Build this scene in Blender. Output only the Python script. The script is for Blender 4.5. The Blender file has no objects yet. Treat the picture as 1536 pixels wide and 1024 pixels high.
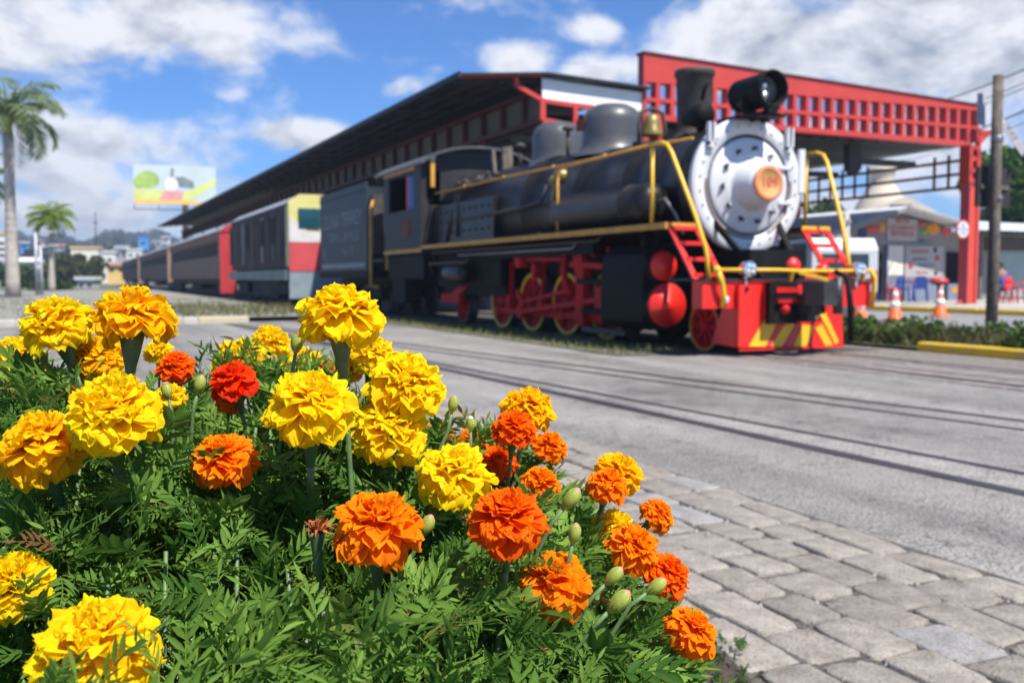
import bpy, math, random
import numpy as np
from mathutils import Vector, Matrix
random.seed(7); rng = np.random.default_rng(11)
R = math.radians
S = bpy.context.scene
COL = S.collection

# ------------------------------------------------------------------ camera
H = 0.9; YAW = R(24.4); FPX = 1450.0; PITCH = math.atan(94 / FPX)
cam = bpy.data.objects.new("camera", bpy.data.cameras.new("camera")); COL.objects.link(cam)
cam.location = (0, 0, H); cam.rotation_euler = (R(90) - PITCH, 0, -YAW)
cam.data.sensor_width = 36; cam.data.lens = 36 * FPX / 1536
cam.data.clip_start = 0.05; cam.data.clip_end = 6000
cam.data.dof.use_dof = True; cam.data.dof.focus_distance = 0.95; cam.data.dof.aperture_fstop = 8.2
S.camera = cam
FW = Vector((math.sin(YAW) * math.cos(PITCH), math.cos(YAW) * math.cos(PITCH), -math.sin(PITCH)))
RT = Vector((math.cos(YAW), -math.sin(YAW), 0)); UP = RT.cross(FW)
C0 = Vector((0, 0, H))
def ray(px, py): return FW + RT * ((px - 768) / FPX) - UP * ((py - 512) / FPX)
def at(px, py, d): return C0 + ray(px, py) * d
def pl(px, py, ax, v):
    r = ray(px, py); return C0 + r * ((v - C0[ax]) / r[ax])

# ------------------------------------------------------------------ materials
def nt(m): return m.node_tree.nodes, m.node_tree.links
def mat(name, col, rough=0.6, metal=0.0, var=0.18, scale=2.5, bump=0.0, bscale=40, col2=None, spec=0.5, thr=(0.35, 0.7), coat=0.0):
    m = bpy.data.materials.new(name); m.use_nodes = True
    N, L = nt(m); b = N["Principled BSDF"]
    b.inputs["Roughness"].default_value = rough; b.inputs["Metallic"].default_value = metal
    b.inputs["Specular IOR Level"].default_value = spec
    b.inputs["Coat Weight"].default_value = coat
    tc = N.new("ShaderNodeTexCoord"); n = N.new("ShaderNodeTexNoise")
    n.inputs["Scale"].default_value = scale; n.inputs["Detail"].default_value = 6; n.inputs["Roughness"].default_value = 0.65
    L.new(tc.outputs["Object"], n.inputs["Vector"])
    r = N.new("ShaderNodeValToRGB"); r.color_ramp.elements[0].position = thr[0]; r.color_ramp.elements[1].position = thr[1]
    c2 = col2 if col2 else tuple(c * (1 - var) for c in col)
    c1 = col if col2 else tuple(min(1, c * (1 + var)) for c in col)
    r.color_ramp.elements[0].color = (*c2, 1); r.color_ramp.elements[1].color = (*c1, 1)
    L.new(n.outputs["Fac"], r.inputs["Fac"]); L.new(r.outputs["Color"], b.inputs["Base Color"])
    mr = N.new("ShaderNodeMapRange"); mr.inputs["To Min"].default_value = max(0.02, rough - 0.12); mr.inputs["To Max"].default_value = min(1, rough + 0.15)
    L.new(n.outputs["Fac"], mr.inputs["Value"]); L.new(mr.outputs["Result"], b.inputs["Roughness"])
    if bump:
        n2 = N.new("ShaderNodeTexNoise"); n2.inputs["Scale"].default_value = bscale; n2.inputs["Detail"].default_value = 5
        L.new(tc.outputs["Object"], n2.inputs["Vector"])
        bp = N.new("ShaderNodeBump"); bp.inputs["Strength"].default_value = bump; bp.inputs["Distance"].default_value = 0.02
        L.new(n2.outputs["Fac"], bp.inputs["Height"]); L.new(bp.outputs["Normal"], b.inputs["Normal"])
    return m
def leafmat(name, trans=0.3, rough=0.5, spec=0.4):
    m = bpy.data.materials.new(name); m.use_nodes = True
    N, L = nt(m); b = N["Principled BSDF"]; out = N["Material Output"]
    a = N.new("ShaderNodeVertexColor"); a.layer_name = "Col"
    b.inputs["Roughness"].default_value = rough; b.inputs["Specular IOR Level"].default_value = spec
    L.new(a.outputs["Color"], b.inputs["Base Color"])
    t = N.new("ShaderNodeBsdfTranslucent"); L.new(a.outputs["Color"], t.inputs["Color"])
    mx = N.new("ShaderNodeMixShader"); mx.inputs[0].default_value = trans
    L.new(b.outputs[0], mx.inputs[1]); L.new(t.outputs[0], mx.inputs[2]); L.new(mx.outputs[0], out.inputs["Surface"])
    return m
M = dict(
    black=mat("black_iron", (0.01, 0.01, 0.01), 0.6, 0.0, 0.5, 3, 0.15, 30, spec=0.12),
    boiler=mat("boiler_black", (0.024, 0.022, 0.021), 0.36, 0.0, 0, 2.6, 0.1, 25, col2=(0.008, 0.008, 0.008), spec=0.35),
    dome=mat("dome_grey", (0.075, 0.077, 0.083), 0.38, 0.0, 0.2, 3, 0.05, 25),
    rust=mat("rusty_iron", (0.075, 0.055, 0.045), 0.7, 0.0, 0, 5, 0.3, 40, col2=(0.03, 0.028, 0.028)),
    rustred=mat("rust_patch", (0.16, 0.05, 0.025), 0.8, 0, 0.3, 6, 0.2),
    red=mat("red_paint", (0.72, 0.022, 0.015), 0.35, 0, 0.14, 3, 0.04, 20),
    darkred=mat("oily_red_paint", (0.62, 0.014, 0.014), 0.6, 0, 0, 5, 0.1, 30, col2=(0.38, 0.01, 0.012), spec=0.2),
    stripered=mat("faded_red_paint", (0.6, 0.06, 0.07), 0.45, 0, 0.1, 4),
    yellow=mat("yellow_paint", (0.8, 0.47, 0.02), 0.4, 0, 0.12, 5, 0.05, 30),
    ochre=mat("dull_shaded_yellow_paint", (0.55, 0.27, 0.03), 0.55, 0, 0.25, 4, 0.1, 30),  # duller yellow with shade put into the colour; plain ochre on wheel rims
    white=mat("white_paint", (0.62, 0.63, 0.65), 0.5, 0, 0.05, 4, 0.05, 20),
    steel=mat("bare_steel", (0.3, 0.3, 0.3), 0.4, 0.7, 0.2, 4),
    chrome=mat("lamp_reflector", (0.85, 0.87, 0.88), 0.12, 0.9, 0.03, 4),
    brass=mat("dull_brass", (0.24, 0.19, 0.06), 0.45, 0.4, 0.25, 8),
    plate=mat("number_plate_gold", (0.58, 0.32, 0.1), 0.5, 0, 0.1, 8),
    platerim=mat("number_plate_rim", (0.68, 0.24, 0.1), 0.5, 0, 0.1, 8),
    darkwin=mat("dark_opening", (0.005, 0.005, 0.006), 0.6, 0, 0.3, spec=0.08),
    tender=mat("tender_paint", (0.037, 0.05, 0.066), 0.45, 0, 0, 1.2, 0.06, 20, col2=(0.016, 0.02, 0.024), spec=0.25),
    cabgrey=mat("cab_paint", (0.029, 0.028, 0.028), 0.5, 0, 0.35, 2.5, 0.06, 20, spec=0.25),
    lettering=mat("faded_white_lettering", (0.24, 0.26, 0.28), 0.6, 0, 0.4, 6),
    blue=mat("blue_cloth", (0.05, 0.16, 0.5), 0.8, 0, 0.2, 5),
    roofred=mat("canopy_red_paint", (0.5, 0.045, 0.032), 0.45, 0, 0.1, 1.5, 0.04, 20),
    colred=mat("column_red_paint", (0.62, 0.06, 0.025), 0.45, 0, 0.08, 1.5, 0.04, 20),
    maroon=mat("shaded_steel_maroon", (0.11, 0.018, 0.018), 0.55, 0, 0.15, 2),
    sheet=mat("roof_sheet", (0.22, 0.23, 0.25), 0.45, 0.3, 0.15, 0.8),
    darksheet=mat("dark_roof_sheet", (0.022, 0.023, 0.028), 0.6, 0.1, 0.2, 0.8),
    whitepanel=mat("white_panel", (0.74, 0.74, 0.72), 0.6, 0, 0.07, 1.2),
    palepanel=mat("pale_clerestory_panel", (0.13, 0.12, 0.105), 0.7, 0, 0.2, 0.7),
    churchstone=mat("church_stone", (0.55, 0.48, 0.38), 0.85, 0, 0.12, 0.6),
    concrete=mat("concrete", (0.4, 0.38, 0.35), 0.85, 0, 0.15, 2, 0.2, 30),
    dieselgrey=mat("weathered_diesel_side", (0.11, 0.09, 0.078), 0.7, 0, 0, 1.1, 0.05, 10, col2=(0.028, 0.024, 0.023), spec=0.15),
    dieselsill=mat("green_grey_sill", (0.19, 0.24, 0.22), 0.6, 0, 0.25, 1.5),
    dieselyellow=mat("pale_yellow_paint", (0.62, 0.56, 0.2), 0.5, 0, 0.08, 2),
    dieselwhite=mat("offwhite_paint", (0.6, 0.57, 0.55), 0.5, 0, 0.1, 2),
    dieselred=mat("worn_red_paint", (0.52, 0.065, 0.07), 0.5, 0, 0.12, 2),
    dieselfoot=mat("blue_grey_paint", (0.2, 0.26, 0.29), 0.6, 0, 0.15, 2),
    tealglass=mat("teal_glass", (0.01, 0.06, 0.075), 0.12, 0, 0.3, 3, spec=0.7),
    coach=mat("coach_siding", (0.27, 0.18, 0.135), 0.7, 0, 0.22, 0.8, 0.05, 20),
    coachband=mat("coach_letterboard", (0.22, 0.1, 0.06), 0.7, 0, 0.3, 0.8),
    coachroof=mat("coach_roof", (0.33, 0.35, 0.38), 0.5, 0.2, 0.15, 0.8),
    coachred=mat("coach_red_end", (0.42, 0.03, 0.035), 0.5, 0, 0.15, 1.5),
    wood=mat("weathered_wood", (0.2, 0.165, 0.13), 0.85, 0, 0, 9, 0.4, 30, col2=(0.07, 0.055, 0.045)),
    plank=mat("crossing_timber", (0.3, 0.265, 0.24), 0.9, 0, 0, 7, 0.5, 25, col2=(0.16, 0.14, 0.125)),
    rail=mat("worn_rail_steel", (0.05, 0.047, 0.05), 0.45, 0.3, 0.3, 6),
    board=mat("dark_board", (0.022, 0.017, 0.018), 0.7, 0, 0.3, 3),
    signwhite=mat("dull_white_board", (0.5, 0.47, 0.5), 0.6, 0, 0.1, 4),
    orange=mat("cone_orange", (0.85, 0.16, 0.035), 0.5, 0, 0.08, 6),
    conewhite=mat("cone_reflective_white", (0.82, 0.82, 0.82), 0.4, 0, 0.04, 6),
    tin=mat("pale_tin_roof", (0.62, 0.66, 0.7), 0.5, 0.1, 0.08, 0.8),
    shopwall=mat("shop_grey_wall", (0.24, 0.225, 0.215), 0.8, 0, 0.1, 1.5),
    cream=mat("cream_wall", (0.7, 0.66, 0.56), 0.8, 0, 0.05, 2),
    bluewall=mat("slate_blue_paint", (0.17, 0.2, 0.27), 0.8, 0, 0.1, 2),
    teal=mat("teal_wall", (0.04, 0.17, 0.2), 0.7, 0, 0.15, 1),
    greenwall=mat("sea_grey_shutter", (0.24, 0.34, 0.34), 0.7, 0, 0.1, 1),
    menu=mat("menu_board", (0.4, 0.38, 0.36), 0.6, 0, 0.07, 1),
    signred=mat("sign_red", (0.55, 0.03, 0.04), 0.6, 0, 0.1, 6),
    signteal=mat("sign_teal", (0.03, 0.25, 0.27), 0.6, 0, 0.1, 6),
    signnavy=mat("sign_navy", (0.03, 0.05, 0.13), 0.6, 0, 0.2, 6),
    signorange=mat("sign_orange", (0.7, 0.28, 0.02), 0.6, 0, 0.3, 6),
    plasticred=mat("red_plastic", (0.6, 0.03, 0.04), 0.4, 0, 0.1, 4),
    plasticblue=mat("blue_plastic", (0.04, 0.07, 0.3), 0.4, 0, 0.1, 4),
    skin=mat("skin", (0.3, 0.15, 0.09), 0.6, 0, 0.1, 6),
    hair=mat("dark_hair", (0.012, 0.01, 0.009), 0.6, 0, 0.2, 10),
    shirtblue=mat("blue_shirt", (0.03, 0.1, 0.5), 0.8, 0, 0.15, 6),
    shirtwhite=mat("white_shirt", (0.7, 0.7, 0.72), 0.8, 0, 0.06, 6),
    jeans=mat("dark_trousers", (0.03, 0.035, 0.06), 0.8, 0, 0.2, 6),
    vanwhite=mat("white_car_paint", (0.5, 0.51, 0.53), 0.3, 0, 0.03, 2, coat=0.5),
    rubber=mat("black_rubber", (0.02, 0.02, 0.02), 0.8, 0, 0.2, 6),
    house=mat("white_house_wall", (0.68, 0.66, 0.62), 0.8, 0, 0.06, 0.3),
    house2=mat("pale_pink_house_wall", (0.62, 0.5, 0.47), 0.8, 0, 0.06, 0.3),
    house3=mat("grey_house_wall", (0.4, 0.4, 0.4), 0.8, 0, 0.06, 0.3),
    tileroof=mat("rust_roof", (0.3, 0.16, 0.1), 0.8, 0, 0.2, 0.4),
    blueroof=mat("blue_sheet_roof", (0.05, 0.3, 0.75), 0.6, 0, 0.1, 0.4),
    greyroof=mat("grey_roof", (0.25, 0.26, 0.28), 0.7, 0, 0.2, 0.4),
    yellowwall=mat("yellow_roof_edge", (0.65, 0.45, 0.15), 0.7, 0, 0.1, 0.4),
    winblue=mat("house_window", (0.03, 0.04, 0.05), 0.2, 0, 0.2),
    trunk=mat("palm_trunk", (0.5, 0.45, 0.4), 0.85, 0, 0, 3, 0.4, 12, col2=(0.3, 0.265, 0.235)),
    bark=mat("tree_bark", (0.12, 0.09, 0.07), 0.9, 0, 0.3, 5, 0.4, 20),
    galv=mat("galvanised_post", (0.42, 0.45, 0.48), 0.5, 0.3, 0.1, 3),
    cable=mat("black_cable", (0.02, 0.022, 0.026), 0.6, 0, 0.1),
    hill=mat("forested_hill", (0.035, 0.05, 0.045), 0.95, 0, 0, 0.05, 0, 1, col2=(0.02, 0.03, 0.032)),
    kerbyellow=mat("worn_yellow_kerb", (0.72, 0.48, 0.03), 0.75, 0, 0, 6, 0.2, 30, col2=(0.5, 0.38, 0.13), thr=(0.28, 0.5)),
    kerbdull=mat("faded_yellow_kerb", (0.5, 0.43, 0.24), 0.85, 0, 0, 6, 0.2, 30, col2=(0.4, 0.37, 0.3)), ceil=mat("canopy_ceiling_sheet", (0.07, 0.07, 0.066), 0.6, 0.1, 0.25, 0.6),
    kerb=mat("kerb_concrete", (0.42, 0.4, 0.36), 0.85, 0, 0.15, 3, 0.2, 30),
    petal=leafmat("petal", 0.55, 0.65, 0.12), leaf=leafmat("leaf", 0.42, 0.55, 0.12), grass=leafmat("grass_blade", 0.3, 0.7, 0.2),
    crown=leafmat("tree_leaf", 0.4, 0.6, 0.3),
    stem=mat("stem_green", (0.1, 0.17, 0.06), 0.5, 0, 0.2, 40),
    calyx=mat("calyx_green", (0.065, 0.125, 0.05), 0.5, 0, 0.25, 60),
    bud=mat("bud_green", (0.36, 0.4, 0.05), 0.5, 0, 0, 70, col2=(0.17, 0.25, 0.04)),
    budtip=mat("bud_pink_tip", (0.42, 0.23, 0.13), 0.6, 0, 0.2, 80),
    dry=mat("withered_petal", (0.16, 0.05, 0.025), 0.8, 0, 0, 90, col2=(0.45, 0.13, 0.02)),
    dryorange=mat("withered_orange_petal", (0.55, 0.17, 0.02), 0.7, 0, 0, 90, col2=(0.2, 0.05, 0.02)),
)

# ------------------------------------------------------------------ mesh builder
class MB:
    def __init__(s): s.v = []; s.f = []; s.sm = []; s.mi = []; s.m = 0
    def add(s, vs, fs, smooth=False):
        o = len(s.v); s.v += [tuple(v) for v in vs]
        for f in fs: s.f.append(tuple(i + o for i in f)); s.sm.append(smooth); s.mi.append(s.m)
        return s
    def box(s, x0, x1, y0, y1, z0, z1):
        return s.add([(x, y, z) for x in (x0, x1) for y in (y0, y1) for z in (z0, z1)],
                     [(0, 1, 3, 2), (4, 6, 7, 5), (0, 4, 5, 1), (2, 3, 7, 6), (0, 2, 6, 4), (1, 5, 7, 3)])
    def cbox(s, c, sx, sy, sz, rz=0.0):
        ca, sa = math.cos(rz), math.sin(rz); vs = []
        for x in (-sx / 2, sx / 2):
            for y in (-sy / 2, sy / 2):
                for z in (-sz / 2, sz / 2): vs.append((c[0] + x * ca - y * sa, c[1] + x * sa + y * ca, c[2] + z))
        return s.add(vs, [(0, 1, 3, 2), (4, 6, 7, 5), (0, 4, 5, 1), (2, 3, 7, 6), (0, 2, 6, 4), (1, 5, 7, 3)])
    def frame(s, d):
        d = Vector(d).normalized(); a = Vector((0, 0, 1)) if abs(d.z) < 0.9 else Vector((1, 0, 0))
        x = a.cross(d).normalized(); return x, d.cross(x)
    def bar(s, p0, p1, w, h):
        p0 = Vector(p0); p1 = Vector(p1); x, y = s.frame(p1 - p0); vs = []
        for p in (p0, p1):
            for a, b in ((-1, -1), (1, -1), (1, 1), (-1, 1)): vs.append(p + x * (a * w / 2) + y * (b * h / 2))
        return s.add(vs, [(3, 2, 1, 0), (4, 5, 6, 7), (0, 1, 5, 4), (1, 2, 6, 5), (2, 3, 7, 6), (3, 0, 4, 7)])
    def tube(s, pts, r, n=8, caps=True):
        pts = [Vector(p) for p in pts]; k = len(pts)
        rs = r if isinstance(r, (list, tuple)) else [r] * k
        ref = None; vs = []
        for i, p in enumerate(pts):
            d = (pts[min(i + 1, k - 1)] - pts[max(i - 1, 0)]).normalized()
            if ref is None: x, y = s.frame(d)
            else:
                x = (ref - d * ref.dot(d)).normalized(); y = d.cross(x)
            ref = x
            for j in range(n):
                t = 2 * math.pi * j / n; vs.append(p + (x * math.cos(t) + y * math.sin(t)) * rs[i])
        fs = [(i * n + j, i * n + (j + 1) % n, (i + 1) * n + (j + 1) % n, (i + 1) * n + j) for i in range(k - 1) for j in range(n)]
        o = len(s.v); s.add(vs, fs, True)
        if caps:
            s.f += [tuple(o + j for j in range(n))[::-1], tuple(o + (k - 1) * n + j for j in range(n))]; s.sm += [False, False]; s.mi += [s.m] * 2
        return s
    def cyl(s, p0, p1, r0, r1=None, n=24, caps=True): return s.tube([p0, p1], [r0, r0 if r1 is None else r1], n, caps)
    def lathe(s, p, axis, prof, n=40, smooth=True):   # prof: (radius, height along axis)
        p = Vector(p); d = Vector(axis).normalized(); x, y = s.frame(d); vs = []
        for r, h in prof:
            for j in range(n):
                t = 2 * math.pi * j / n; vs.append(p + d * h + (x * math.cos(t) + y * math.sin(t)) * max(r, 1e-4))
        fs = [(i * n + j, i * n + (j + 1) % n, (i + 1) * n + (j + 1) % n, (i + 1) * n + j) for i in range(len(prof) - 1) for j in range(n)]
        return s.add(vs, fs, smooth)
    def prism(s, poly, ax, a, b):   # poly in the two other axes, in order
        def P(q, v): return (v, q[0], q[1]) if ax == 0 else ((q[0], v, q[1]) if ax == 1 else (q[0], q[1], v))
        n = len(poly); vs = [P(q, a) for q in poly] + [P(q, b) for q in poly]
        return s.add(vs, [tuple(range(n)), tuple(range(2 * n - 1, n - 1, -1))] + [(i, i + n, (i + 1) % n + n, (i + 1) % n) for i in range(n)])
    def ball(s, c, r, n=14, sz=1.0):
        k = 7; return s.lathe(c, (0, 0, 1), [(r * math.sin(math.pi * i / k), -r * sz * math.cos(math.pi * i / k)) for i in range(k + 1)], n)
    def build(s, name, mats, parent=None, origin=None):
        me = bpy.data.meshes.new(name)
        o = Vector(origin) if origin is not None else (ORG[parent.name] if parent else Vector((0, 0, 0)))
        me.from_pydata([(v[0] - o[0], v[1] - o[1], v[2] - o[2]) for v in s.v], [], s.f)
        for m in (mats if isinstance(mats, (list, tuple)) else [mats]): me.materials.append(M[m] if isinstance(m, str) else m)
        me.polygons.foreach_set("use_smooth", s.sm); me.polygons.foreach_set("material_index", s.mi); me.update()
        ob = bpy.data.objects.new(name, me); COL.objects.link(ob)
        if parent: ob.parent = parent
        else: ob.location = o
        ORG[ob.name] = o
        return ob
ORG = {}
def tag(o, label=None, cat=None, group=None, kind=None):
    if label: o["label"] = label
    if cat: o["category"] = cat
    if group: o["group"] = group
    if kind: o["kind"] = kind
    return o
def thing(name, loc, label, cat, group=None):
    e = bpy.data.objects.new(name, None); COL.objects.link(e); e.location = loc; e.empty_display_size = 0.1
    ORG[e.name] = Vector(loc); return tag(e, label, cat, group)
def dup(o, name=None, loc=None, parent=None):
    c = o.copy(); COL.objects.link(c)
    if parent: c.parent = parent
    if loc is not None: c.location = loc
    for ch in o.children: dup(ch, parent=c)
    return c
def text(name, body, size, mtl, loc, rot, parent, thick=0.006, sx=1.0):
    cu = bpy.data.curves.new("txt", "FONT"); cu.body = body; cu.size = size; cu.align_x = "CENTER"; cu.align_y = "CENTER"; cu.extrude = thick
    cu.resolution_u = 3
    t = bpy.data.objects.new("txt", cu); COL.objects.link(t)
    dg = bpy.context.evaluated_depsgraph_get(); me = bpy.data.meshes.new_from_object(t.evaluated_get(dg))
    bpy.data.objects.remove(t); me.materials.clear(); me.materials.append(M[mtl])
    o = Vector(loc) - ORG[parent.name]
    mx = Matrix.Translation(o) @ rot.to_4x4() @ Matrix.Diagonal((sx, 1, 1, 1))
    me.transform(mx)
    ob = bpy.data.objects.new(name, me); COL.objects.link(ob); ob.parent = parent; ORG[ob.name] = ORG[parent.name]
    return ob
FACE_F = Matrix(((1, 0, 0), (0, 0, -1), (0, 1, 0)))          # faces -Y
FACE_L = Matrix(((0, 0, -1), (-1, 0, 0), (0, 1, 0)))         # faces -X, reads along -Y
def npmesh(name, V, F, cols, mtl, smooth=False):
    """V (n,3), F (m,k) all same k, cols (n,3)"""
    me = bpy.data.meshes.new(name); n, (m, k) = len(V), F.shape
    me.vertices.add(n); me.vertices.foreach_set("co", np.ascontiguousarray(V, np.float32).ravel())
    me.loops.add(m * k); me.loops.foreach_set("vertex_index", np.ascontiguousarray(F, np.int32).ravel())
    me.polygons.add(m); me.polygons.foreach_set("loop_start", np.arange(0, m * k, k, dtype=np.int32))
    try: me.polygons.foreach_set("loop_total", np.full(m, k, dtype=np.int32))
    except Exception: pass
    me.update(calc_edges=True)
    if cols is not None:
        ca = me.color_attributes.new("Col", "FLOAT_COLOR", "POINT")
        ca.data.foreach_set("color", np.c_[cols, np.ones(n)].astype(np.float32).ravel())
    if smooth: me.polygons.foreach_set("use_smooth", np.ones(m, bool))
    me.materials.append(M[mtl] if isinstance(mtl, str) else mtl); me.validate(); return me
def npobj(name, me, parent=None, loc=(0, 0, 0)):
    o = bpy.data.objects.new(name, me); COL.objects.link(o); o.parent = parent; o.location = loc; ORG[o.name] = Vector(loc); return o
def rotmats(dirs, spin):
    """rows of dirs = local +Y; spin about it. returns (n,3,3) columns = local axes"""
    d = dirs / np.linalg.norm(dirs, axis=1, keepdims=True)
    a = np.where(np.abs(d[:, 2:3]) < 0.95, np.array([[0, 0, 1.0]]), np.array([[1.0, 0, 0]]))
    x = np.cross(d, a); x /= np.linalg.norm(x, axis=1, keepdims=True); z = np.cross(x, d)
    c, s_ = np.cos(spin)[:, None], np.sin(spin)[:, None]
    return np.stack([x * c + z * s_, d, z * c - x * s_], axis=2)
def scatter(tv, tf, pos, rot, scl, cols, tcol=None):
    n, k = len(pos), len(tv)
    V = np.einsum('nij,kj->nki', rot, tv) * scl[:, None, None] + pos[:, None, :]
    F = (tf[None] + (np.arange(n) * k)[:, None, None]).reshape(-1, tf.shape[1])
    c = np.repeat(cols[:, None, :], k, 1)
    if tcol is not None: c = c * tcol[None, :, None]
    return V.reshape(-1, 3), F, c.reshape(-1, 3)
def join(parts):
    V, F, Cc = [], [], []; o = 0
    for v, f, c in parts: V.append(v); F.append(f + o); Cc.append(c); o += len(v)
    return np.vstack(V), np.vstack(F), np.vstack(Cc)
# ------------------------------------------------------------------ sky, sun
SUN_EL = R(57); SUN_AZ = R(162)      # clockwise from +Y
to_sun = Vector((math.sin(SUN_AZ) * math.cos(SUN_EL), math.cos(SUN_AZ) * math.cos(SUN_EL), math.sin(SUN_EL)))
sun = bpy.data.objects.new("sun", bpy.data.lights.new("sun", "SUN")); COL.objects.link(sun)
sun.data.energy = 5.0; sun.data.angle = R(0.53); sun.data.color = (1.0, 0.95, 0.87)
sun.rotation_euler = (-to_sun).to_track_quat("-Z", "Y").to_euler()
W = bpy.data.worlds.new("World"); S.world = W; W.use_nodes = True
N, L = W.node_tree.nodes, W.node_tree.links; N.clear()
def nd(t, **k):
    n = N.new(t)
    for a, b in k.items(): setattr(n, a, b)
    return n
def mth(op, a, b=None, c=None, clamp=False):
    n = nd("ShaderNodeMath", operation=op, use_clamp=clamp)
    for i, q in enumerate((a, b, c)):
        if q is None: continue
        if isinstance(q, (int, float)): n.inputs[i].default_value = q
        else: L.new(q, n.inputs[i])
    return n.outputs[0]
sky = nd("ShaderNodeTexSky", sky_type="NISHITA", sun_disc=False, sun_elevation=SUN_EL, sun_rotation=SUN_AZ, altitude=1500, air_density=1.0, dust_density=0.3, ozone_density=2.0)
tc = nd("ShaderNodeTexCoord"); sp = nd("ShaderNodeSeparateXYZ"); L.new(tc.outputs["Generated"], sp.inputs[0])
U = mth("ARCTAN2", sp.outputs[0], sp.outputs[1]); V = mth("ARCSINE", sp.outputs[2])
# cloud banks: azimuth / elevation of centre, half widths, weight (read off the photo's sky)
BL = [(190, 20, 230, 70, 1.0), (330, 75, 90, 42, .7), (60, 60, 140, 90, .8), (160, 215, 120, 42, 1.0), (210, 190, 50, 30, .6), (60, 260, 130, 45, .75), (250, 275, 120, 50, .7), (130, 330, 260, 40, .8),
      (455, 205, 60, 22, .95), (350, 140, 30, 12, .4), (785, 92, 45, 28, .95), (900, 45, 36, 20, .8), (900, 110, 60, 24, .9), (600, 135, 40, 16, .55), (1170, 75, 150, 50, 1.1), (1080, 30, 110, 45, .7), (1400, 70, 130, 75, 1.3),
      (1520, 60, 150, 120, 1.1), (1330, 190, 190, 60, .9), (1500, 230, 160, 60, .9), (1240, 320, 90, 30, .8), (1000, -160, 500, 110, .8), (200, -170, 300, 90, .7)]
dens = None
for px, py, rx, ry, w in BL:
    d = ray(px, py).normalized(); u0 = math.atan2(d.x, d.y); v0 = math.asin(d.z)
    a = mth("DIVIDE", mth("SUBTRACT", U, u0), rx / FPX); b = mth("DIVIDE", mth("SUBTRACT", V, v0), ry / FPX)
    g = mth("MULTIPLY", mth("EXPONENT", mth("MULTIPLY", mth("ADD", mth("MULTIPLY", a, a), mth("MULTIPLY", b, b)), -0.8)), w)
    dens = g if dens is None else mth("MAXIMUM", dens, g)
def cloudnoise(dz, scale, det):
    mp = nd("ShaderNodeMapping"); mp.inputs["Scale"].default_value = (1, 1, 1.7); mp.inputs["Location"].default_value = (3.1, 1.7, dz)
    L.new(tc.outputs["Generated"], mp.inputs[0])
    n = nd("ShaderNodeTexNoise"); n.inputs["Scale"].default_value = scale; n.inputs["Detail"].default_value = det; n.inputs["Roughness"].default_value = 0.58
    n.inputs["Distortion"].default_value = 0.25
    L.new(mp.outputs[0], n.inputs[0]); return n.outputs["Fac"]
n1 = cloudnoise(0.0, 8.5, 9); n1b = cloudnoise(0.035, 8.5, 9); n2 = cloudnoise(0.4, 3.0, 3)
tot = mth("ADD", dens, mth("MULTIPLY", mth("SUBTRACT", n1, 0.5), 2.6))
cov = nd("ShaderNodeMapRange", interpolation_type="SMOOTHSTEP"); cov.inputs["From Min"].default_value = 0.16; cov.inputs["From Max"].default_value = 0.82
L.new(tot, cov.inputs["Value"])
# thick parts grey, edges and sun-side tops white
lit = mth("ADD", mth("MULTIPLY", mth("SUBTRACT", n1, n1b), 4.5), mth("SUBTRACT", 1.12, mth("MULTIPLY", tot, 0.42)))
lit = mth("ADD", lit, mth("MULTIPLY", mth("SUBTRACT", n2, 0.5), 0.9), clamp=True)
cr = nd("ShaderNodeMix", data_type="RGBA"); L.new(lit, cr.inputs["Factor"])
cr.inputs[6].default_value = (2.7, 3.05, 3.75, 1); cr.inputs[7].default_value = (7.5, 7.6, 7.9, 1)
mul = nd("ShaderNodeMix", data_type="RGBA", blend_type="MULTIPLY"); mul.inputs["Factor"].default_value = 1.0
mul.inputs[7].default_value = (0.37, 0.74, 1.18, 1); L.new(sky.outputs[0], mul.inputs[6])
mx = nd("ShaderNodeMix", data_type="RGBA")
L.new(mth("MULTIPLY", cov.outputs[0], 0.95), mx.inputs["Factor"]); L.new(mul.outputs[2], mx.inputs[6]); L.new(cr.outputs[2], mx.inputs[7])
bg = nd("ShaderNodeBackground"); bg.inputs["Strength"].default_value = 0.082; L.new(mx.outputs[2], bg.inputs[0])
wo = nd("ShaderNodeOutputWorld"); L.new(bg.outputs[0], wo.inputs[0])
S.view_settings.view_transform = "Standard"; S.view_settings.look = "None"; S.view_settings.exposure = 0.7; S.view_settings.gamma = 1.0

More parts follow.
